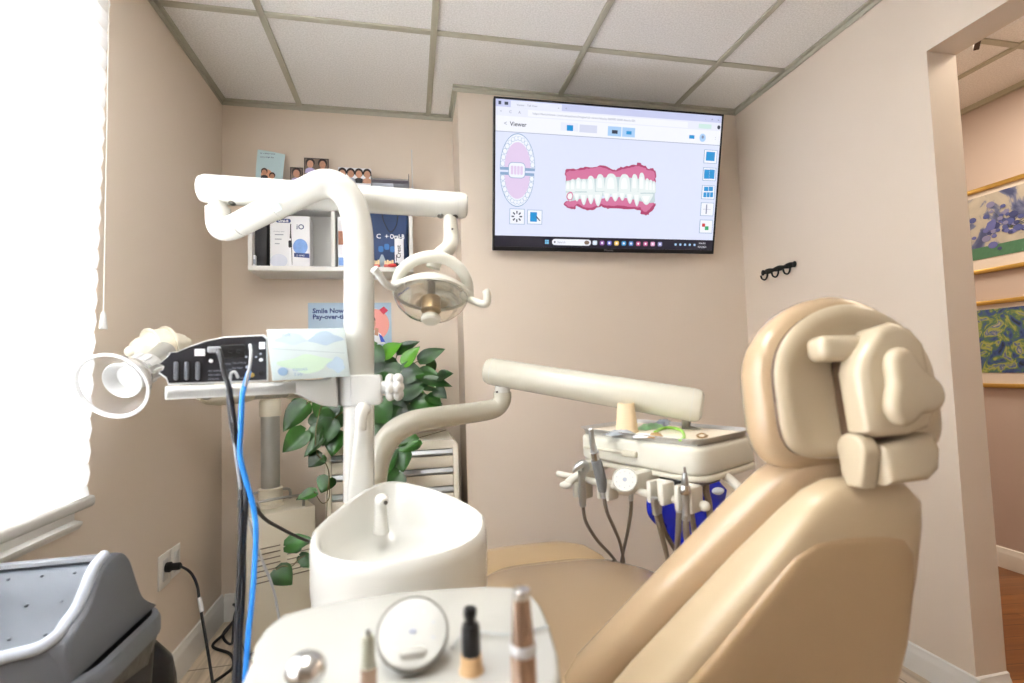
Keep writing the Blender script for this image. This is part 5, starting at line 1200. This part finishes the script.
# round dial standing tilted on the tray
c = atZ(413, 653, .815); cM = frame((c.x, c.y+.012, .827), (0,-.62,.78)); t = thing('round_control', (c.x, c.y, .801), 'round white dial tilted toward the viewer on the foreground tray', 'dial')
MB().lathe([(.024,-.014),(.030,-.012),(.0325,-.003),(.0325,.0),(.031,.002),(.004,.002)], cM, tray_m, 44).build('dial', t)
MB().lathe([(.0327,-.002),(.0334,.0),(.0327,.0015)], cM, mat('dial_ring', (120,118,110), .4), 44, caps=False).build('ring', t)
mb = MB(); FF = cM @ T(0,0,.0024)
for k in range(9):
    a = 2*PI*k/9+.3; mb.disc(.02*math.cos(a), .02*math.sin(a), .0016, .0012, FF, igr, 0, 8)
mb.disc(0, 0, .004, .003, FF, igr, 0, 12); mb.build('face_marks', t, flat=True)
MB().box((-.012,-.008,0), (.012,.02,.020), tray_m, .004, T(c.x, c.y, .8002)).build('foot', t)
# upright instruments
def up_inst(name, lb, u, v, d, prof, mats, z0=.76):
    top = D(u, v, d); t = thing(name, (top.x, top.y, .801), lb, 'dental instrument'); zt = top.z
    for nm, pr, m in prof: MB().lathe([(r_, zt-h_) for r_, h_ in pr], T(top.x, top.y, 0), m, 24).build(nm, t, ang=35)
    return t
tan = mat('tan_plastic', (196,160,116), .4)
t = up_inst('black_tipped_nozzle', 'black suction nozzle with tan base standing on the foreground tray', 470, 608, .44,
   [('tip', [(.0055,.0),(.0062,.003),(.0062,.006),(.005,.009),(.005,.013),(.0062,.015)], black), ('sleeve', [(.0075,.014),(.0082,.018),(.0085,.040)], black), ('base', [(.0095,.040),(.0098,.050),(.012,.056),(.012,.085)], tan)], None)
t = up_inst('metal_evacuator', 'tall tapered bronze-silver evacuator tip at the right of the foreground tray', 521, 588, .40,
   [('cap', [(.005,.0),(.0072,.001),(.0075,.006),(.0068,.008)], chrome), ('body', [(.0070,.008),(.0085,.03),(.0105,.060),(.011,.10)], mat('bronze_metal', (176,150,132), .22, .9, var=.05))], None)
p = D(521,588,.40); MB().lathe([(.0098,p.z-.052),(.0108,p.z-.050),(.0108,p.z-.045),(.0096,p.z-.043)], T(p.x,p.y,0), mat('clear_band', (240,242,244), .1, trans=.5), 24).build('band', t)
t = up_inst('grey_instrument', 'short grey-green instrument with silver tip standing left of the round dial', 368, 629, .41,
   [('tip', [(.0022,.0),(.0026,.005)], silver), ('neck', [(.0046,.005),(.0052,.009),(.0054,.026),(.0066,.030)], mat('grey_green', (176,176,158), .4)), ('body', [(.0066,.030),(.007,.05),(.007,.075)], mat('bronze_metal', (176,150,132), .22, .9))], None)
c = D(306, 670, .38); t = thing('chrome_knob', (c.x, c.y, c.z-.02), 'round chrome knob at the front left of the foreground tray', 'knob')
mb = MB(); mb.ell((0,0,0), .0155,.0155,.013, chrome, T(*c)); 
mb.build('cap', t)
MB().lathe([(.009,-.05),(.009,-.01),(.012,-.006)], T(*c), mat('bronze_metal', (176,150,132), .22, .9), 20).build('stem', t)
t = thing('clear_tubing', atZ(490,640,.802), 'thin clear tube lying across the tray between the nozzle and the evacuator', 'tubing')
MB().tube([atZ(u, v, .804) for u, v in ((452,648),(462,636),(480,632),(500,634),(520,633),(536,629),(548,626))], .0014, mat('clear_tube', (214,218,218), .15, trans=.4), 8, n=5).build('tube', t)

# ------------------------------------------------------------------ waste bin
bg = mat('bin_grey', (100,103,108), .42, var=.015, scale=40, bump=.05); flapm = mat('bin_flap', (84,89,97), .38, var=.03, scale=14, bump=.05); lip = mat('bin_lip', (176,182,192), .4, var=.01); dark = mat('bin_dark', (20,21,24), .5)
bn = thing('waste_bin', (-.67,1.13,0), 'grey swing-top waste bin with black liner under the window', 'waste bin')
bx0, bx1, by0, by1 = -.826, -.516, .915, 1.235
cxb, cyb = (bx0+bx1)/2, (by0+by1)/2
def bring(w_, d_, r_, z): return [V((x, y, z)) for x, y in roundrect(w_, d_, r_, 8, cxb, cyb)]
W_, D_ = bx1-bx0, by1-by0
mb = MB(); mb.loft([bring(W_*.74,D_*.74,.05,0), bring(W_*.76,D_*.76,.055,.01), bring(W_-.02,D_-.02,.07,.56)], dark); mb.build('bucket', bn)
mb = MB(); mb.loft([bring(W_-.012,D_-.012,.08,.545), bring(W_,D_,.086,.548), bring(W_,D_,.086,.572), bring(W_-.008,D_-.008,.083,.582), bring(W_-.030,D_-.030,.07,.586)], bg, caps=False); mb.build('lid_rim', bn)
# hood: side profile (y, z) swept along x, open toward the viewer
prof = [(.945,.585),(.938,.640),(.950,.664),(.975,.676),(.990,.690),(1.008,.716),(1.028,.736),(1.056,.746),(1.084,.742),(1.106,.722),(1.130,.675),(1.155,.630),(1.185,.605),(1.205,.592),(1.215,.585)]
pr2 = catmull([V((0,y,z)) for y, z in prof], 4)
xr, xl_ = bx1-.028, bx0+.012
def bev_prof(x, k, cyy=1.10, czz=.60): return [V((x, cyy+(p.y-cyy)*k, czz+(p.z-czz)*k)) for p in pr2]
mb = MB(); P_ = [(p.y, p.z) for p in pr2]
for xa, xb_ in ((xr-.030, xr), (xl_, xl_+.030)):
    rings = [bev_prof(xa, 1.0), bev_prof(xb_-.010, 1.0), bev_prof(xb_-.003, .985), bev_prof(xb_, .955)] if xb_ == xr else [bev_prof(xa, .97), bev_prof(xa+.006, 1.), bev_prof(xb_, 1.)]
    mb.loft(rings, bg)
# back and front aprons between the cheeks
back = [p for p in pr2 if p.y > 1.05]
mb.loft([[V((x, p.y, p.z)) for p in back]+[V((x, p.y-.004, p.z-.006)) for p in back[::-1]] for x in (xl_+.02, xr-.02)], bg)
mb.build('hood', bn, ang=50)
# light lip along the opening edge, bowed front panel
edge = [p for p in pr2 if p.y <= 1.06 and p.z > .658]
mb = MB()
lp_r = [V((xr-.016-.010*max(0, 1-(p.z-.64)/.06 if p.z < .70 else 0), p.y, p.z+.002)) for p in edge][::-1]
front = [V((x, 0.945-.026*math.sin(PI*(xr-x)/(xr-xl_)), .656-.010*math.sin(PI*(xr-x)/(xr-xl_)))) for x in [xr-.04-(xr-xl_-.05)*k/8 for k in range(9)]]
pth = catmull(lp_r[::3]+front, 3)
mb.tube(pth, .0095, lip, 12, flat=(1,0,0)); mb.build('opening_lip', bn, ang=60, label='pale grey edge of the opening')
fp = []
for k in range(13):
    x = xl_+.01+(xr-xl_-.02)*k/12; bow = .026*math.sin(PI*k/12)
    fp.append([V((x, .945-bow+dy, z)) for dy, z in ((0,.58),(-.003,.62),(0,.646),(.02,.644),(.02,.58))])
mb = MB(); mb.loft(fp, bg); mb.build('front_panel', bn)
fl = []
for k in range(13):
    q = k/12; fl.append((.955+.115*math.sin(q*PI/2)+.0*q, .640+.098*(1-(1-q)**2)))
fl = [(.952,.646),(.966,.655),(.985,.672),(1.002,.692),(1.018,.712),(1.036,.727),(1.058,.736),(1.080,.737)]
fl = catmull([V((0,y,z)) for y, z in fl], 3)
mb = MB(); mb.loft([[V((x, p.y, p.z)) for p in fl]+[V((x, p.y+.006, p.z-.006)) for p in fl[::-1]] for x in (xl_+.028, xr-.026)], flapm)
for i, x in enumerate([xl_+.05, xl_+.10, xl_+.15, xl_+.20, xl_+.245]):
    for j in (3, 9, 15):
        p = fl[j]; mb.ell((x+.018*((j//3) % 2), p.y, p.z+.001), .003,.003,.002, flapm, None, 10, 6)
mb.build('swing_flap', bn, ang=50)
# black liner bag spilling out under the rim
lin_m = mat('liner_black', (18,18,20), .28, var=.2, scale=30, bump=.6)
mb = MB(); rings = []
random.seed(5)
for i, z in enumerate((.545,.50,.44,.36,.28,.2)):
    ring = []
    for k, (x, y) in enumerate(roundrect(W_-.014-.02*i*.8, D_-.014-.02*i*.8, .075, 9, cxb, cyb)):
        q = .006*math.sin(k*1.9+i)+.004*math.sin(k*.7+i*2); ring.append(V((cxb+(x-cxb)*(1+q*2), cyb+(y-cyb)*(1+q*2), z)))
    rings.append(ring)
mb.loft(rings, lin_m, caps=False); mb.build('bin_liner', bn, ang=60)
t = thing('black_refuse_bag', (-.672,1.43,0), 'crumpled black bag on the floor between the grey bin and the wall', 'bag')
mb = MB(); rings = []
for i in range(10):
    q = i/9; z = .001+.40*q; R_ = .075*(.75+.25*math.sin(q*PI))*(1 if q < .9 else .6)
    rings.append([V((-.672+R_*.95*math.cos(a)*(1+.10*math.sin(3*a+i)), 1.43+R_*math.sin(a)*(1+.08*math.cos(4*a+i*1.3)), z)) for a in [2*PI*k/24 for k in range(24)]])
mb.loft(rings, lin_m); mb.build('bag', t, ang=60)

# ------------------------------------------------------------------ framed prints in the hall
gold = mat('gold_frame', (204,168,92), .3, .75, var=.08, scale=60); matb = mat('print_mat', (222,212,204), .6)
def art(name, greens):
    m = bpy.data.materials.new(name); m.use_nodes = True; nt = m.node_tree; b = nt.nodes['Principled BSDF']; N = nt.nodes.new; L = nt.links.new
    tc = N('ShaderNodeTexCoord'); mp = N('ShaderNodeMapping'); L(tc.outputs['Object'], mp.inputs['Vector']); mp.inputs['Scale'].default_value = (1, 1, 1)
    no = N('ShaderNodeTexNoise'); no.inputs['Scale'].default_value = 16 if greens else 9; no.inputs['Detail'].default_value = 6; no.inputs['Distortion'].default_value = 1.2
    L(mp.outputs['Vector'], no.inputs['Vector']); cr = N('ShaderNodeValToRGB'); e = cr.color_ramp.elements
    stops = ([(.30,(34,48,60)),(.42,(60,84,150)),(.50,(84,120,90)),(.57,(170,176,90)),(.64,(70,96,160)),(.74,(196,190,150))] if greens else [(.36,(66,76,120)),(.45,(108,116,150)),(.50,(176,170,160)),(.70,(188,182,170))])
    e[0].position, e[0].color = stops[0][0], lin(stops[0][1]); e[1].position, e[1].color = stops[-1][0], lin(stops[-1][1])
    for p_, c_ in stops[1:-1]: q = e.new(p_); q.color = lin(c_)
    L(no.outputs['Fac'], cr.inputs['Fac']); L(cr.outputs['Color'], b.inputs['Base Color']); b.inputs['Roughness'].default_value = .5
    return m
xw = 2.88
for (z0_, z1_, y0_, y1_, nm, lb, g_) in ((1.475,1.915,1.50,2.12,'abstract_muted','upper gold-framed print of blue flowers on the hallway wall',False), (.895,1.335,1.50,2.12,'abstract_vivid','lower gold-framed print of vivid blue and green flowers on the hallway wall',True)):
    t = thing('framed_print', (xw-.01, (y0_+y1_)/2, z0_), lb, 'framed picture', 'framed prints in the hall')
    mb = MB(); fw = .022
    for lo, hi in (((y0_,z0_),(y1_,z0_+fw)), ((y0_,z1_-fw),(y1_,z1_)), ((y0_,z0_),(y0_+fw,z1_)), ((y1_-fw,z0_),(y1_,z1_))):
        mb.box((xw-.024, lo[0], lo[1]), (xw, hi[0], hi[1]), gold, .006); 
    mb.build('frame', t)
    MB().box((xw-.008, y0_+fw, z0_+fw), (xw-.002, y1_-fw, z1_-fw), matb).build('mount_board', t)
    a_, b2, c_, d2 = y0_+.05, y1_-.05, z0_+.075, z1_-.045
    MB().box((xw-.010, a_, c_), (xw-.007, b2, d2), art(nm, g_)).build('picture', t)
    if not g_:
        rnd = random.Random(4); mb = MB(); F = Matrix(((0,0,-1,xw-.0102),(-1,0,0,0),(0,1,0,0),(0,0,0,1)))
        mb.rect(-b2, c_, -a_, c_+.06, F, mat('print_green', (72,120,92), .6, var=.2, scale=50), .0003)
        for k in range(46):
            y = -1.83+rnd.gauss(0,.06); z = c_+.15+rnd.gauss(0,.045); r_ = rnd.uniform(.010,.022); mb.disc(min(max(y,-b2+.02),-a_-.02), min(z, d2-.03), r_, r_*.8, F, mat('petal%d' % (k % 4), ((78,88,150),(98,104,168),(60,68,120),(130,130,170))[k % 4], .6), .0006+.00005*k, 10)
        for k in range(26):
            a = rnd.uniform(-.5, 2.2); y, z = -1.80, c_+.13; l_ = rnd.uniform(.07,.15); dy, dz = math.cos(a)*l_, math.sin(a)*l_
            y2, z2_ = min(max(y+dy,-b2+.005),-a_-.005), min(max(z+dz, c_+.01), d2-.01); mb.poly([(y, z-.003), (y2, z2_), (y, z+.003)], F, mat('stalk', (70,80,66), .6), .0004+.00003*k)
        mb.build('painted_flowers', t, flat=True)
t = thing('ceiling_bracket', (2.24, 1.45, H-.04), 'dark metal bracket hanging from the hallway ceiling', 'bracket')
MB().prism([(0,0),(.055,0),(.055,-.055)], Matrix(((.6,0,.8,2.215),(.8,0,-.6,1.435),(0,1,0,H-.001),(0,0,0,1))), .02, mat('bracket_dark', (60,44,36), .5, .4), .002).build('plate', t)
MB().box((2.22,1.44,H-.03), (2.235,1.455,H-.002), mat('bracket_dark', (60,44,36), .5, .4), .001).build('stem', t)
